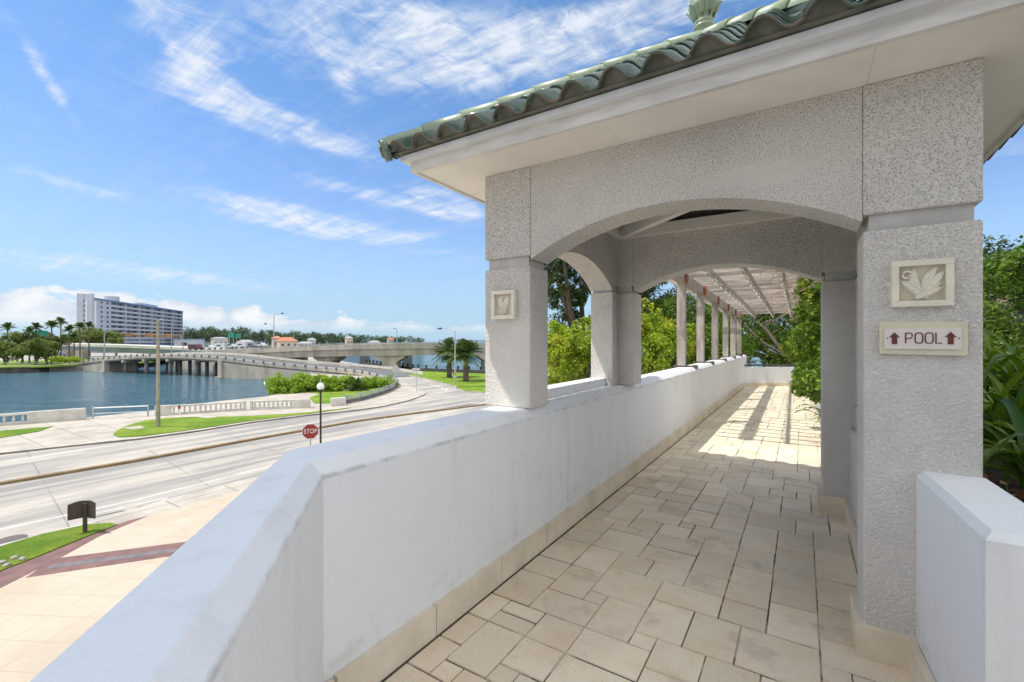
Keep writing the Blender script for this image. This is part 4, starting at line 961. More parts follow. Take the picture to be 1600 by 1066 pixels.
MB().lathe([(.05,.17),(.055,.20),(.02,.25),(.012,.29),(.002,.30)], tuple(gl), 10).build('cap', GALV, lp, True)
# brown double sign
bp = Vector((-21.89,5.42,LV)); bs = thing('brown_sign', 'dark brown back to back sign boards on a post in the near lawn strip', 'sign', tuple(bp))
M = Matrix.Rotation(math.radians(62),3,'Z')
MB().box(bp.x-.055,bp.x+.055,bp.y-.055,bp.y+.055,LV,LV+1.08).build('post', DKBROWN, bs)
def board(px_, w_, ang):
    M = Matrix.Rotation(ang,3,'Z'); pts = [(-w_/2,0),(w_/2,0),(w_/2,.56)]+[(w_/2-w_*.08-k*w_*.84/8,.56+.06*math.sin(PI*(k+.5)/9)) for k in range(9)]+[(-w_/2,.56)]
    n = len(pts); vs = [px_+M@Vector((x,y,z)) for y in (-.02,.02) for x,z in pts]
    return MB().add(vs, [tuple(range(n)), tuple(range(2*n-1,n-1,-1))]+[(i,(i+1)%n,n+(i+1)%n,n+i) for i in range(n)])
board(bp+Vector((-.12,-.12,.55)), .62, math.radians(78)).build('board', DKBROWN, bs)
board(bp+Vector((.10,.10,.55)), .62, math.radians(14)).build('board', DKBROWN, bs)
for i,(x,y,s) in enumerate([(-20.9,2.9,.13),(-20.95,3.25,.11),(-20.6,3.3,.10),(-21.1,3.55,.10),(-20.75,3.65,.09),(-20.5,2.7,.12),(-20.3,3.0,.09)]):
    bm_ = bmesh.new(); bmesh.ops.create_icosphere(bm_, subdivisions=2, radius=s)
    for v in bm_.verts: v.co *= random.uniform(.82,1.15); v.co.z *= .7; v.co += Vector((x,y,LV+.07))
    me = bpy.data.meshes.new('edging_rock'); bm_.to_mesh(me); bm_.free(); me.materials.append(ROCK); o = bpy.data.objects.new('edging_rock', me); COL.objects.link(o)
    tag(o, 'pale rough rock edging the grass strip beside the maroon paving', 'rock', 'rocks edging the grass strip')
# utility pole
up_ = on(247,668,LV); t = thing('utility_pole', 'tall square tapered concrete pole on the roadside lawn', 'pole', tuple(up_))
h = 8.7; M = Matrix.Rotation(.5,3,'Z'); b_, tp = .112, .07
vs = [up_+M@Vector((sx*b_,sy*b_,-.1)) for sx,sy in ((-1,-1),(1,-1),(1,1),(-1,1))]+[up_+M@Vector((sx*tp,sy*tp,h)) for sx,sy in ((-1,-1),(1,-1),(1,1),(-1,1))]
MB().hexa(vs).build('pole', noisy('aged_pole_concrete', (.34,.31,.23),(.25,.225,.17),2,.9), t)
MB().tube([up_+Vector((0,0,h-.2)), up_+Vector((.25,.1,h+.05)), up_+Vector((.35,.18,h-.05))], .04, 6).build('top_fitting', GALV, t)
mk = Vector((-48.6,18.6,LV)); t = thing('marker_post', 'thin post with small red and white panels in front of the balustrade', 'post', tuple(mk))
MB().tube([mk, mk+Vector((0,0,1.05))], .035, 6).build('post', WHITEP, t); MB().cbox(mk+Vector((.03,-.03,.85)), .2,.04,.34, .9).build('panel', STOPR, t)
def signpost(name, label, base, h, panels, group=None, pr=.035):
    t = thing(name, label, 'sign', tuple(base), group); MB().tube([base, base+Vector((0,0,h))], pr, 8).build('post', GALV, t)
    for (w_, hh, z, rot, ang, m_) in panels: MB().cbox(base+Vector((-.03,-.06,z)), w_, .02, hh, ang, 0, rot).build('panel', m_, t)
    return t
PALE = noisy('grey_sign_back', (.55,.55,.54),(.45,.45,.44),4,.5)
signpost('road_sign', 'grey back of a diamond road sign at the guardrail bend', Vector((-53.3,49.6,LV)), 2.9, [(1.05,1.05,2.55,PI/4,1.0,PALE),(.55,.18,1.6,0,1.0,PALE)])
signpost('road_sign', 'thin post with two small crossed street panels at the kerb corner', Vector((-43.8,44.4,LV)), 3.3, [(1.1,.2,3.2,0,.5,PALE),(1.1,.2,3.0,0,1.6,PALE)])
signpost('road_sign', 'low post with brown panels beside the date palms', Vector((-48.0,57.5,LV)), 2.2, [(.5,.9,1.8,0,.6,RUST),(.7,.35,1.1,0,.6,PALE)])
signpost('road_sign', 'small grey box on a short post in the lawn right of the palms', Vector((-41.5,60.2,LV)), .9, [(.55,.4,1.0,0,.6,PALE)])
def streetlight(label, base, h, arms, r=.12, group='cobra head street lights'):
    t = thing('street_light', label, 'street light', tuple(base), group); base = Vector(base)
    MB().tube([base, base+Vector((0,0,h*.5)), base+Vector((0,0,h))], [r,r*.8,r*.55], 8).build('pole', GALV, t)
    for (z, dx_, l) in arms:
        d = Vector((CY,SY,0))*dx_; a_ = base+Vector((0,0,z))
        arm = MB().tube([a_, a_+d*l*.35+Vector((0,0,l*.22)), a_+d*l*.7+Vector((0,0,l*.32)), a_+d*l+Vector((0,0,l*.34))], r*.35, 6).build('arm', GALV, t)
        MB().tube([a_+d*l+Vector((0,0,l*.34)), a_+d*(l+.3)+Vector((0,0,l*.33)), a_+d*(l+.75)+Vector((0,0,l*.31))], [r*.5,r*1.2,r*.6], 8).build('lamp_head', DKBROWN, arm)
    return t
b_ = on(717,626-28,LV); streetlight('cobra head street light rising between the two date palms', (-47.0,56.3,LV), 8.6, [(8.3,-1,2.1)], .13)
p_ = at(428,545,116); streetlight('double armed street light on the highway above the abutment', tuple(p_), 8.8, [(8.5,1,1.8),(5.8,-1,1.8)], .16)
p_ = at(459,540,240); streetlight('thin far street light beside the red roofed house', tuple(p_), 7.4, [(7.2,-1,1.2)], .16)
p_ = at(620,536,170); streetlight('thin street light standing on the middle of the overpass', tuple(p_), 5.4, [(5.3,-1,.5)], .16)
p_ = at(163,560,140); streetlight('traffic mast with a long arm in front of the white apartment block', tuple(p_), 8.0, [(7.6,1,3.0)], .2)
p_ = at(268,553,150); streetlight('thin street light before the right half of the apartment block', tuple(p_), 10.5, [(10,1,.9)], .13)
p_ = at(286,552,150); streetlight('street light beside the right end of the apartment block', tuple(p_), 7.5, [(7.3,-1,1.0)], .15)
# balustrades
def balustrade(label, a, b, h=.88, solid0=.0, solid1=.0, nb=20, group='concrete balustrades along the waterfront'):
    a = Vector((*a,LV)); b = Vector((*b,LV)); d = b-a; L_ = d.length; d.normalize(); ang = math.atan2(d.y,d.x); t = thing('balustrade', label, 'balustrade', tuple(a), group)
    s0 = solid0; s1 = L_-solid1
    def seg(p, q, z0, z1, th, name, m_=CONCP): c = a+d*(p+q)/2; c.z = LV+(z0+z1)/2; return MB().cbox(c, q-p, th, z1-z0, ang).build(name, m_, t)
    if solid0 > 0: seg(0, s0, 0, h+.03, .40, 'end_block')
    if solid1 > 0: seg(s1, L_, 0, h+.03, .40, 'end_block')
    seg(s0, s1, 0, .20, .36, 'base'); seg(s0, s1, h-.17, h, .34, 'top_rail')
    for k in range(nb):
        c = a+d*(s0+(s1-s0)*(k+.5)/nb); c.z = LV+.19; o = MB().lathe([(.075,0),(.06,.08),(.10,.22),(.085,.34),(.06,.44),(.075,h-.355)], tuple(c), 8).build('baluster', CONCP, t, True)
balustrade('concrete balustrade at the left picture edge ending in a solid block', (-57.8,2.0), (-53.9,13.4), .95, 0, 3.6, 16)
balustrade('long concrete balustrade behind the utility pole', (-50.6,17.4), (-47.2,23.9), .9, 1.2, .3, 14)
balustrade('concrete balustrade section ending before the globe lamp', (-47.0,24.2), (-43.2,28.3), .9, .2, 1.6, 9)
gt = thing('gate_rail', 'low metal gate rail across the gap between two balustrades', 'gate', (-52.3,15.3,LV))
A, B = Vector((-53.6,13.8,LV)), Vector((-51.0,17.0,LV))
for p in (A, B): MB().tube([p, p+Vector((0,0,1.1))], .07, 8).build('post', GALV, gt)
MB().tube([A+Vector((0,0,.95)), B+Vector((0,0,.95))], .05, 8).build('rail', WHITEP, gt)
MB().tube([A+Vector((0,0,.45)), B+Vector((0,0,.45))], .03, 8).build('rail', WHITEP, gt)
bl_ = MB().cbox((-42.1,30.9,LV+.42), 1.5, .55, .84, 1.05).build('concrete_block', CONCP); bevel(bl_, .03); tag(bl_, 'solid pale concrete block where the curved guardrail begins', 'block')
# curved guardrail
GR = [(-42.5,31.8),(-43.2,34.6),(-44.4,37.4),(-46.3,40.9),(-48.4,44.2),(-50.6,47.0),(-53.2,49.9),(-56.6,52.6),(-60.6,54.6),(-65,56)]
gr = thing('guardrail', 'curved steel guardrail on a dark kerb wall sweeping round the road bend', 'guardrail', (-50,47,LV))
path = [(x,y,LV) for x,y in GR]
MB().strip(path, [(0,-.05),(.3,-.05),(.3,.42),(0,.42)]).build('kerb_wall', noisy('stained_kerb_wall', (.19,.18,.17),(.12,.115,.11),1.,.9), gr)
for z in (.62,.86): MB().tube([Vector(p)+Vector((0,0,z)) for p in path], .055, 6).build('rail', GALV, gr)
P_ = [Vector(p) for p in path]; acc = 0; nxt = .6
for i in range(len(P_)-1):
    sl_ = (P_[i+1]-P_[i]).length
    while nxt < acc+sl_:
        p = P_[i].lerp(P_[i+1], (nxt-acc)/sl_); MB().cbox(p+Vector((-.1,.08,.68)), .22,.2,.54, .8).build('rail_post', GALV, gr); nxt += 2.6
    acc += sl_
# ---- low arched bridge with its ramp
prof = [(603,592,85),(585,588,88),(560,583,92),(530,579.5,95),(500,577,97),(465,574,98.5),(430,571,100),(385,566,102),(345,561,104.5),(320,559.3,106.5),(300,558,108.5),(275,557,110.5),(250,556.6,112.5),(225,557,115),(200,558.3,118),(163,561.5,123),(130,566,128),(100,568.5,133)]
deckp = [at(*p) for p in prof]
lb = thing('low_bridge', 'low curved concrete bridge over the river with stubby rail posts', 'bridge', tuple(deckp[9]))
def carve(pts, sec, name, m_, parent=lb): return MB().strip(pts, sec).build(name, m_, parent)
# travel runs right-to-left; the far side is to its right (negative offset)
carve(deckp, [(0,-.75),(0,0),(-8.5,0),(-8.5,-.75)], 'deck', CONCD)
carve(deckp, [(.05,-.42),(.05,.22),(-.22,.22),(-.22,-.42)], 'near_fascia', CONCB)
carve(deckp, [(-8.3,-.4),(-8.3,.2),(-8.55,.2),(-8.55,-.4)], 'far_fascia', CONCB)
wallp = deckp[:9]; mb = MB()
for p in wallp: mb.v += [(p.x,p.y,WL-1),(p.x,p.y,p.z-.40)]
for i in range(len(wallp)-1): a = 2*i; mb.f.append((a,a+2,a+3,a+1))
o2 = len(mb.v)
for i,p in enumerate(wallp):
    d = (wallp[min(i+1,8)]-wallp[max(i-1,0)]); d.z = 0; d.normalize(); r = Vector((d.y,-d.x,0))*7.9; q = p+r; mb.v += [(q.x,q.y,WL-1),(q.x,q.y,p.z-.40)]
for i in range(len(wallp)-1): a = 2*i; mb.f += [(o2+a+2,o2+a,o2+a+1,o2+a+3),(a+1,a+3,o2+a+3,o2+a+1)]
mb.f.append((0,1,o2+1,o2)); mb.f.append((16,o2+16,o2+17,17))
mb.build('retaining_wall', CONCB, lb)
ab = deckp[15:]; 
mb = MB().strip(ab, [(-.1,-3.8),(-.1,-.4),(-7.9,-.4),(-7.9,-3.8)]); mb.build('abutment', CONCB, lb)
def along(P, s):
    for i in range(len(P)-1):
        l = (P[i+1]-P[i]).length
        if s <= l: return P[i].lerp(P[i+1], s/l), (P[i+1]-P[i]).normalized()
        s -= l
    return P[-1], (P[-1]-P[-2]).normalized()
tot_l = sum((deckp[i+1]-deckp[i]).length for i in range(len(deckp)-1)); s = .5; RP = []
carve(deckp, [(-.03,.36),(-.03,.52),(-.16,.52),(-.16,.36)], 'top_rail', CONCP); carve(deckp, [(-8.35,.3),(-8.35,.85),(-8.5,.85),(-8.5,.3)], 'far_rail', CONCP)
k = 0
while s < tot_l:
    p, d = along(deckp, s); MB().cbox(p+Vector((0,0,.38)), .34,.30,.50, math.atan2(d.y,d.x)).build('rail_post', CONCD, lb); s += 2.75 if k < 99 else 5; k += 1
span = deckp[8:16]
SL = sum((span[i+1]-span[i]).length for i in range(len(span)-1))
for fr_ in (0.0,.2,.4,.6,.8,1.0):
    p, d = along(span, SL*fr_); r = Vector((d.y,-d.x,0)).normalized(); ang = math.atan2(r.y,r.x); big = fr_ in (0.0,1.0)
    if big: MB().cbox(Vector((p.x,p.y,(p.z-.35+WL)/2-.2))+r*.3, 1.2,1.3,p.z-.35-WL+.4, ang).build('end_pier', CONCB, lb); MB().cbox(Vector((p.x,p.y,WL+.08))+r*.3,2.2,2.0,.3,ang).build('pier_footing', CONCB, lb); continue
    MB().cbox(Vector((p.x,p.y,p.z-1.0))+r*4.1, 8.6,1.0,.6, ang).build('pier_cap', CONCB, lb)
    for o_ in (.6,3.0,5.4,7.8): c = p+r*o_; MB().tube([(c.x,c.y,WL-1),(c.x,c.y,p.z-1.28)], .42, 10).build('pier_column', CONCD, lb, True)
# ---- highway overpass
hw = [(790,537.2,112),(757,537.2,111),(700,537.2,108),(650,537.3,105.5),(612,537.6,105),(560,538.4,106.5),(515,539.6,109),(460,541.8,113),(412,544.4,117),(370,546.4,122),(330,548.8,128),(300,550.8,134),(270,553.5,140)]
hp = [at(*p) for p in hw]; ov = thing('highway_overpass', 'wide concrete highway overpass on hammerhead piers above the lawn', 'bridge', tuple(hp[4]))
sec = [(0,-1.15),(0,0),(-.25,0),(-.3,-.75),(-13.6,-.75),(-13.65,0),(-13.9,0),(-13.9,-1.15)]
carve(hp, sec, 'parapet_and_deck', CONCB, ov); carve(hp[:9], [(-.45,-2.75),(-.25,-1.149),(-13.6,-1.149),(-13.4,-2.75)], 'girder', CONCB, ov)
carve(hp, [(-.05,.22),(-.05,.34),(-.2,.34),(-.2,.22)], 'top_rail', GALV, ov); carve(hp, [(-13.7,.1),(-13.7,.3),(-13.85,.3),(-13.85,.1)], 'top_rail', GALV, ov)
T = sum((hp[i+1]-hp[i]).length for i in range(len(hp)-1)); s = 1
while s < T: p, d = along(hp, s); MB().cbox(p+Vector((0,0,.12)), .12,.12,.30).build('rail_post', GALV, ov); s += 3.2
aw = hp[8:]; mb = MB().strip(aw, [(-.3,-6),(-.3,-1.149),(-13.5,-1.149),(-13.5,-6)]); mb.build('retaining_wall', CONCB, ov)
def hammer(px, D, dd=6.8):
    c = at(px, 570, D); s_, d = 0, None
    best = min(range(len(hp)), key=lambda i: (hp[i]-c).length); d = (hp[min(best+1,len(hp)-1)]-hp[max(best-1,0)]).normalized(); r = Vector((d.y,-d.x,0)).normalized(); top = hp[best].z-2.76
    m_ = MB(); f_ = Vector((d.x,d.y,0)).normalized(); c = Vector((c.x,c.y,0)); hw_ = 5.8; th = 1.0
    vs = []
    for sgn in (-1,1):
        for (u,z) in ((-hw_,top-.02),(-hw_,top-.45),(-2.7,top-1.5),(-2.5,LV-.2),(2.5,LV-.2),(2.7,top-1.5),(hw_,top-.45),(hw_,top-.02)): vs.append(c+r*0+f_*u*.62+r*sgn*th*1.8+Vector((0,0,z)))
    n = 8; m_.add(vs, [tuple(range(n)), tuple(range(2*n-1,n-1,-1))]+[(i,(i+1)%n,n+(i+1)%n,n+i) for i in range(n)]); m_.build('hammerhead_pier', CONCB, ov)
hammer(612,108); hammer(515,113.5); hammer(764,113)
for px in (570,636):
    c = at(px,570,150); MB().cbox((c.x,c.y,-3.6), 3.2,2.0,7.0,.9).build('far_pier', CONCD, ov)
# ---- blue grey overpass behind on the left
b3 = [at(*p) for p in [(40,535.5,182),(90,536.6,176),(150,538,172),(200,539.5,170),(250,541.5,168),(305,544,166),(330,546,165)]][::-1]
ob = thing('side_overpass', 'blue grey highway overpass crossing in front of the apartment block', 'bridge', tuple(b3[3]))
carve(b3, [(0,-1.0),(0,0),(-9,0),(-9,-1.0)], 'parapet_and_deck', CONCP, ob); carve(b3, [(-.3,-2.9),(-.1,-.999),(-8.9,-.999),(-8.6,-2.9)], 'girder', CONCG, ob)
for px in (106,128,245): c = at(px,550,172); MB().cbox((c.x,c.y,-4.0), 2.4,3,4.0,.6).build('pier', CONCB, ob)
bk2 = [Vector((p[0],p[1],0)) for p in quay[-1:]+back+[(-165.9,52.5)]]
tag(MB().strip(bk2, [(-.3,-8),(.3,-8),(.3,LV+.3),(-.3,LV+.3)]).build('seawall', WEDGE), 'dark seawall behind the low arched bridge', 'seawall')  # dark-toned wall closing the view below the bridge deck
# ---- fenced seawall of the left bank
sw = [on(p[0],p[1],WL) for p in [(-60,585),(0,583.5),(30,583),(60,582),(95,579.5),(128,578)]]; sw = [Vector((p.x,p.y,0)) for p in sw]
sv = thing('seawall', 'dark timber and concrete seawall along the left river bank', 'seawall', tuple(sw[2]))
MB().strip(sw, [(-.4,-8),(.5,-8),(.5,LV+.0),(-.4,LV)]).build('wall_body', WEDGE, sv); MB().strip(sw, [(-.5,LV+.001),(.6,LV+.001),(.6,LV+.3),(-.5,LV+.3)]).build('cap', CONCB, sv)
T = sum((sw[i+1]-sw[i]).length for i in range(len(sw)-1)); s = .5; k = 0
while s < T and k < 60: p, d = along(sw, s); MB().tube([(p.x,p.y,-8),(p.x,p.y,LV-.35)], .22, 8).build('pile', CONCD, sv, True) if k % 2 == 0 else None; s += 1.6; k += 1
rf = thing('bank_railing', 'thin metal railing on top of the left bank seawall', 'railing', tuple(sw[2]))
for z in (LV+.9,LV+1.3): MB().tube([Vector((p.x,p.y,z)) for p in sw], .05, 6).build('rail', GALV, rf)
s = 1
while s < T: p, d = along(sw, s); MB().tube([(p.x,p.y,LV+.3),(p.x,p.y,LV+1.3)], .07, 6).build('post', GALV, rf); s += 5.5
# ---- bay railing behind the lawn
bs_ = [Vector((x,y,LV)) for x,y in [(-20,76.5),(-40,79.3),(-60.1,77.7),(-73.9,76.3),(-84,80),(-95.6,84.1),(-110,89.6)]]
br = thing('bay_seawall', 'dark low seawall with iron posts along the bay behind the palms', 'seawall', tuple(bs_[2]))
MB().strip(bs_, [(0,-.1),(.35,-.1),(.35,.75),(0,.75)]).build('wall_body', noisy('dark_sea_wall', (.045,.05,.055),(.08,.08,.08),.8,.8), br)
for z in (1.05,1.35): MB().tube([p+Vector((0,0,z)) for p in bs_], .03, 5).build('rail', BLACK, br)
T = sum((bs_[i+1]-bs_[i]).length for i in range(len(bs_)-1)); s = .5
while s < T: p, d = along(bs_, s); MB().cbox(p+Vector((0,0,.75)), .32,.32,1.5,.3).build('post', BLACK, br); s += 2.9
struct(MB().prism([(-97,84.2),(-84,80.2),(-84,76.5),(-92,76),(-104,80),(-112,88)], LV-.1, LV+.06).build('path', noisy('brick_path', (.34,.24,.18),(.28,.2,.15),1,.9)))
# ---- mangrove bush by the quay, small fan palm in it
random.seed(12)
bc = []
for k in range(64):
    u = (k+random.random())/64*.8; x = -60+u*8.5+random.uniform(-2.4,2.4)*(1-.5*u); y = 34+u*14.5+random.uniform(-1.5,1.5); bc.append((x,y,LV+random.uniform(.0,1.35)*(1.15-.55*u),random.uniform(.9,1.5),.75))
bsh = thing('mangrove_bush', 'large bright green spreading bush at the water edge by the curved road', 'bush', (-57.5,42,LV))
leaves('foliage', bc, 70000, .26, LEAF_B, bsh, .7, .25); mb = MB()
for c in bc: mb.tube([(c[0],c[1],LV-.5),(c[0]+.2,c[1],c[2])], [.08,.04], 5)
mb.build('stem', BARK, bsh)
palm('low feathery palm clump in the end of the big bush', (-52.8,41.5,LV), .5, 2.4, 22, .12, 'palm tree', None, 'low_palm', 12, 0, 5, .06)
# ---- date palms
random.seed(4)
p1 = on(702,590,LV); palm('date palm standing left of the cobra head street light', (p1.x,p1.y,LV), 5.0, 3.9, 46, .42, 'palm tree', 'date palms on the lawn', 'date_palm', 22, .15, 21, .028)
p1 = on(728,596,LV); palm('date palm standing right of the cobra head street light', (p1.x,p1.y,LV), 4.9, 3.9, 46, .42, 'palm tree', 'date palms on the lawn', 'date_palm', 22, -.1, 22, .028)
# ---- left bank trees
random.seed(9)
pls = [(12,505,140,'stout palm at the far left picture edge'),(27,532,150,'short palm behind the leftmost trees'),(46,512,138,'shorter palm just left of the green overhead sign'),(56,505,140,'palm rising directly above the green overhead sign'),
       (80,502,136,'palm right of the green overhead sign'),(95,496,150,'slender palm with the highest crown of the bank'),(108,509,134,'palm with long bare trunk reaching down to the lawn edge'),(116,519,150,'low palm crown behind the long bare trunk'),
       (125,504,146,'palm against the left edge of the apartment block'),(139,503,152,'slim palm in front of the apartment tower'),(75,518,160,'small palm crown beside the green overhead sign')]
for i,(px,py,D,lab) in enumerate(pls):
    tp_ = at(px,py+6,D); palm(lab, (tp_.x,tp_.y,LV), tp_.z-LV, 2.2 if i not in (1,7,10) else 1.8, 30, .17, 'palm tree', 'palms on the left river bank', 'palm_tree', 7, random.uniform(-.3,.3), 50+i, .12)
bts = [(8,548,132,5.6,'broad olive tree at the left picture edge on the bank'),(34,536,140,5.0,'olive tree below the leftmost palms'),(55,548,130,5.0,'rounded olive tree in front of the green overhead sign'),(74,545,134,4.4,'olive tree right of the rounded one near the bank railing'),(88,535,150,4.2,'olive tree behind the palms left of the apartment block'),
       (140,527,205,7.0,'spreading tree at the foot of the apartment tower'),(163,526,205,6.0,'spreading tree in front of the lower apartment floors'),(182,535,200,3.2,'small tree at the right of the apartment foot trees'),(115,533,190,5.2,'green tree behind the long palm trunk')]
for i,(px,py,D,R_,lab) in enumerate(bts):
    c = at(px,py,D); tree('bank_tree', lab, 'tree', (c.x,c.y,LV), blob(c, R_, 9, R_*.7), 9000, R_*.085, LEAF_O, .3, 'trees on the left river bank')
hd = leaves('hedge', [(*at(px,561.5,126),1.3,.6) for px in (86,92,98,104,110,116,121)], 6000, .25, LEAF_Y, None, .6, .1); tag(hd, 'clipped bright green hedge at the left end of the low bridge', 'hedge')
# green highway signs
def gsign(label, px, py, D, w_, h_, legs=True):
    c = at(px,py,D); t = thing('highway_sign', label, 'sign', (c.x,c.y,LV), 'green highway signs'); M = YAW+math.atan2(800-px,F)
    MB().cbox(c, w_,.15,h_, M).build('panel', GREENS, t); r = Matrix.Rotation(M,3,'Z')@Vector((1,0,0))
    for s_ in (-.3,.3): p = c+r*s_*w_+Vector((0,.2,0)); MB().tube([(p.x,p.y,LV),(p.x,p.y,p.z+h_/2)], .12, 6).build('post', GALV, t)
gsign('large green highway sign among the palms on the left bank', 61,522,145,4.0,2.1); gsign('left one of two small green highway signs over the far road', 361,523.5,250,2.9,2.9); gsign('right one of two small green highway signs over the far road', 372,525,255,2.7,2.6)

# ================================================================== APARTMENT BLOCK
apb = thing('apartment_building', 'ten storey white balconied apartment block with a taller stair tower beyond the river', 'building', tuple(at(205,545,320)))
AW = noisy('apartment_white', (.48,.51,.57),(.43,.46,.52),.08,.85); AB = noisy('apartment_blue', (.16,.26,.42),(.13,.22,.36),.1,.7); AR = mat('apartment_shadow_recess', (.16,.18,.22), .9)[0]
A0 = at(147,533,270); A1 = at(285,533,391); A0.z = A1.z = 0; ax = (A1-A0); AL = ax.length; ax.normalize(); an = Vector((ax.y,-ax.x,0))
if an.dot(-A0) < 0: an = -an      # faces the river
aang = math.atan2(ax.y,ax.x); RT = 26.6; FH = 2.92
def abox(s0,s1,d0,d1,z0,z1,name,m_,par=apb): c = A0+ax*(s0+s1)/2+an*(d0+d1)/2; c.z = (z0+z1)/2; return MB().cbox(c, s1-s0, abs(d1-d0), z1-z0, aang).build(name, m_, par)
abox(0,AL,-7,-1.7,-6,RT,'main_block',AW); abox(.02,AL+.3,-7.3,.5,RT,RT+.9,'roof_edge',AB)
e0 = 17.0; abox(0,e0,-1.71,-.0,-6,RT-.01,'end_wall',AW)
nb_ = 6; bw = (AL-e0)/nb_
for i in range(nb_):
    s0 = e0+i*bw
    abox(s0-.35,s0+.35,-1.75,.25,-6,RT-.02,'fin_wall',AW)
    for f in range(9):
        z = RT-FH*(f+1)
        sl_ = abox(s0+.37,s0+bw-.37,-1.72,.12,z-.22,z+.0,'balcony',AW)
        abox(s0+.37,s0+bw-.37,-.02,.10,z+.001,z+1.05,'balcony_rail',AW,sl_)
        if f < 8: abox(s0+1.2,s0+bw*.55,-1.70,-1.62,z+.15,z+2.5,'window',GLASSD,sl_); abox(s0+bw*.65,s0+bw-1.2,-1.70,-1.62,z+.3,z+2.4,'window',GLASSD,sl_)
abox(AL-.35,AL+.35,-1.75,.25,-6,RT-.02,'fin_wall',AW)
for f in range(7):
    z = RT-FH*(f+1); abox(6.6,8.6,-.02,.03,z+1.0,z+2.2,'window',GLASSD); abox(12.8,15.2,-.02,.03,z+.8,z+2.3,'window',GLASSD)
abox(e0-1,AL,.3,2.2,-6,-.5,'podium',AB)
# end elevation with stair tower (turned towards the viewer on the left)
abox(-2.2,0,-7.3,-4.4,-6,29.6,'stair_tower',AW); abox(-2.2,0,-1.6,.1,-6,29.6,'stair_tower',AW); abox(-1.6,0,-4.4,-1.6,-6,29.5,'stair_core',AW); abox(-1.7,-1.6,-3.3,-2.7,1,25.8,'stair_slot',WHITEP)
for f in range(8): abox(-1.66,-1.6,-4.1,-3.5,RT-FH*f-1.6,RT-FH*f-.8,'window',GLASSD)
abox(.02,1.6,.01,.35,-6,25.4,'corner_column',WHITEP)
c = A0+ax*27-an*4; MB().lathe([(3.9,RT+.9),(3.9,RT+4.0)], (c.x,c.y,0), 14).build('roof_plant', AW, apb); abox(60,88,-6,-3,RT+.9,RT+2.8,'roof_plant',AW)
# annexe right of it, orange crane arms
ha = at(296,540,330); hz_ = thing('annexe_building', 'low pale blue building at the right of the apartment block', 'building', tuple(ha)); MB().cbox((ha.x,ha.y,-1.0),16,9,7.5,.6).build('wall', AW, hz_); MB().cbox((ha.x,ha.y,2.9),16.6,9.6,.5,.6).build('roof', AB, hz_); MB().cbox((ha.x+2.4,ha.y-4.2,-.5),3,1.2,1.6,.6).build('window', GLASSD, hz_)
cr = at(215,524,215); t = thing('gantry', 'rusty orange lattice gantry spanning in front of the apartment block', 'gantry', tuple(cr))
a_, b__ = at(180,524.5,215), at(283,526.5,215); ORG = noisy('rusty_orange', (.36,.2,.1),(.26,.15,.09),.4,.8)
for dz_ in (0,1.1): MB().tube([a_+Vector((0,0,dz_)), b__+Vector((0,0,dz_))], .14, 5).build('chord', ORG, t)
mb = MB()
for k in range(22): mb.tube([a_.lerp(b__,k/22)+Vector((0,0,1.1*(k%2))), a_.lerp(b__,(k+1)/22)+Vector((0,0,1.1*((k+1)%2)))], .07, 4)
mb.build('lattice', ORG, t)
for u in (.0,1.0): p = a_.lerp(b__,u); MB().tube([(p.x,p.y,LV),(p.x,p.y,p.z+1.1)], .2, 6).build('post', GALV, t)
for u in (.2,.52,.8): p = a_.lerp(b__,u); MB().cbox(p+Vector((0,0,.5)),4.2,.2,1.7,.5).build('sign_back', ORG, t)
# ================================================================== VEHICLES (tiny, far away)
def car(label, px, py, D, m_, head, van=False):
    c = at(px,py,D); t = thing('parked_car', label, 'car', tuple(c), 'vehicles on the far roads'); M = Matrix.Rotation(head,3,'Z')
    prof_ = [(-2.2,.35),(-2.2,.85),(-1.5,.98),(-.9,1.45),(.7,1.47),(1.35,.98),(2.15,.82),(2.25,.35)] if not van else [(-2.5,.4),(-2.5,2.0),(1.3,2.0),(1.9,1.2),(2.5,1.05),(2.5,.4)]
    n = len(prof_); vs = [c+M@Vector((x,y,z)) for y in (-.88,.88) for x,z in prof_]
    MB().add(vs, [tuple(range(n)), tuple(range(2*n-1,n-1,-1))]+[(i,(i+1)%n,n+(i+1)%n,n+i) for i in range(n)]).build('body', m_, t)
    for y in (-.885,.885): vs = [c+M@Vector((x,y*s_,z)) for s_ in (1,1.01) for x,z in ((-1.2,1.0),(-.8,1.38),(.6,1.38),(1.1,1.0))]; MB().add(vs, [(0,1,2,3),(7,6,5,4),(0,4,5,1),(1,5,6,2),(2,6,7,3),(3,7,4,0)]).build('window', GLASSD, t)
    for x in (-1.4,1.4):
        for y in (-.8,.8): a_ = c+M@Vector((x,y-.1,.33)); b_ = c+M@Vector((x,y+.1,.33)); MB().tube([a_, b_], .33, 12).build('wheel', BLACK, t)
WC = mat('white_car_paint', (.5,.52,.54), .3)[0]; BC = mat('blue_grey_car_paint', (.15,.18,.24), .3)[0]; RC = mat('dark_red_car_paint', (.12,.05,.06), .35)[0]; SCP = mat('silver_car_paint', (.45,.48,.5), .3)[0]
car('pale blue car under the left bank trees', 71,557.5,165,SCP,.5); car('dark blue car right of the pale one under the bank trees', 92,556.5,165,BC,.5)
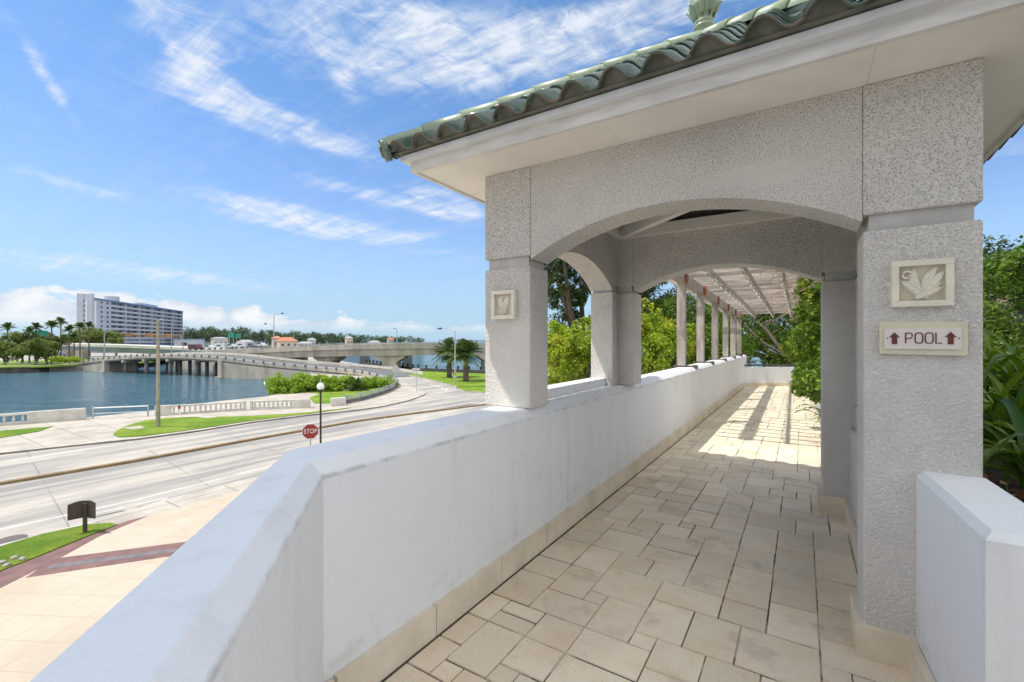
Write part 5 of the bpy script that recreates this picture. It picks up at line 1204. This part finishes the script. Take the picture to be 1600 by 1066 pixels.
for i,(px,py,m_,van,lab) in enumerate([(327,546.5,WC,0,'white car furthest left on the highway before the sign pair'),(345,545.5,WC,1,'white van on the highway below the green sign pair'),(362,544.5,SCP,0,'silver car on the highway right of the white van'),(378,544,WC,1,'white truck on the highway near the light pole'),(394,543.4,BC,0,'dark blue car on the highway left of the light pole'),(407,542.6,WC,0,'white car nearest the double armed street light'),(306,547.5,RC,1,'dark red van at the right foot of the apartment block')]): car(lab, px, py, 150, m_, .25+PI*(i%2), van)
# ================================================================== FAR SHORE
random.seed(31); fc = []
for k in range(170):
    u = random.random(); px = 292+u*368; D = 360+u*u*560+random.uniform(0,60); hgt = (17-u*2.0)*random.uniform(.72,1.08); c = at(px,533,D); c.z = -5; r = random.uniform(4.5,8)*(1+.3*u); fc.append((c.x,c.y,c.z+hgt-r*.6,r,.75))
o = leaves('far_woodland', fc, 80000, 1.2, LEAF_F, None, .4, .2); tag(o, 'continuous low band of dark trees along the far shore', 'woodland', None, 'stuff')
def house(label, px, D, w_, h_, roofm, wallm, zoff=0, rh=2.5, dpt=9):
    c = at(px,533,D); c.z = -5+zoff; t = thing('shore_house', label, 'house', tuple(c), 'houses on the far shore'); a_ = YAW+math.atan2(800-px,F)+.2; M = Matrix.Rotation(a_,3,'Z')
    MB().cbox(c+Vector((0,0,h_/2)), w_,dpt,h_,a_).build('wall', wallm, t)
    o_ = .6; vs = [c+M@Vector(v) for v in ((-w_/2-o_,-dpt/2-o_,h_),(w_/2+o_,-dpt/2-o_,h_),(w_/2+o_,dpt/2+o_,h_),(-w_/2-o_,dpt/2+o_,h_),(-w_/4,0,h_+rh),(w_/4,0,h_+rh))]
    MB().add(vs, [(0,1,5,4),(1,2,5),(2,3,4,5),(3,0,4),(3,2,1,0)]).build('roof', roofm, t)
    for k in range(3): p = c+M@Vector((-w_/3+k*w_/3, -dpt/2-.04, h_*.55)); MB().cbox(p, w_*.12,.1,h_*.3,a_).build('window', GLASSD, t)
RR = noisy('terracotta_roof', (.50,.20,.12),(.42,.17,.1),.4,.8); WR = mat('pale_roof', (.32,.33,.34), .7)[0]; HWL = mat('white_house_wall', (.44,.45,.45), .8)[0]; TN = mat('tan_house_wall', (.5,.42,.33), .8)[0]
house('house with a broad terracotta roof beside the thin far street light', 449,335,12,6.6,RR,TN,0,2.8)
house('tan house with a small terracotta roof left of the broad roofed one', 432,345,5,8.6,RR,TN,0,1.8)
house('grey flat looking house under the green sign pair', 343,325,9,8.4,WR,HWL,0,1.0)
house('small white house right of the terracotta roof', 487,380,5,7.6,WR,HWL,0,1.5)
house('white gabled house low behind the overpass parapet', 476,350,9,4.6,WR,HWL,0,1.6)
house('white house near the middle of the far shore', 585,520,12,5.0,WR,HWL,0,2.2)
house('pale mansion with small roof towers among the far trees', 545,470,6,9.6,WR,TN,0,1.8)
house('tan house high in the trees near the point', 610,600,7,9,RR,TN,0,2)
house('small white house below the left far trees', 384,330,9,6,WR,HWL,0,1.5)
fp = at(722,534,1500); t = thing('distant_pier', 'thin low pier line on the horizon right of the far shore', 'pier', tuple(fp))
a_, b__ = at(686,532,1500), at(790,532.4,1500); MB().strip([a_, b__], [(0,-.8),(8,-.8),(8,1.2),(0,1.2)]).build('deck', CONCG, t)
mb = MB()
for k in range(26): p = a_.lerp(b__,k/25); mb.cbox((p.x,p.y,(WL+p.z)/2),1.6,1.6,p.z-WL,0)
mb.build('piles', CONCG, t)
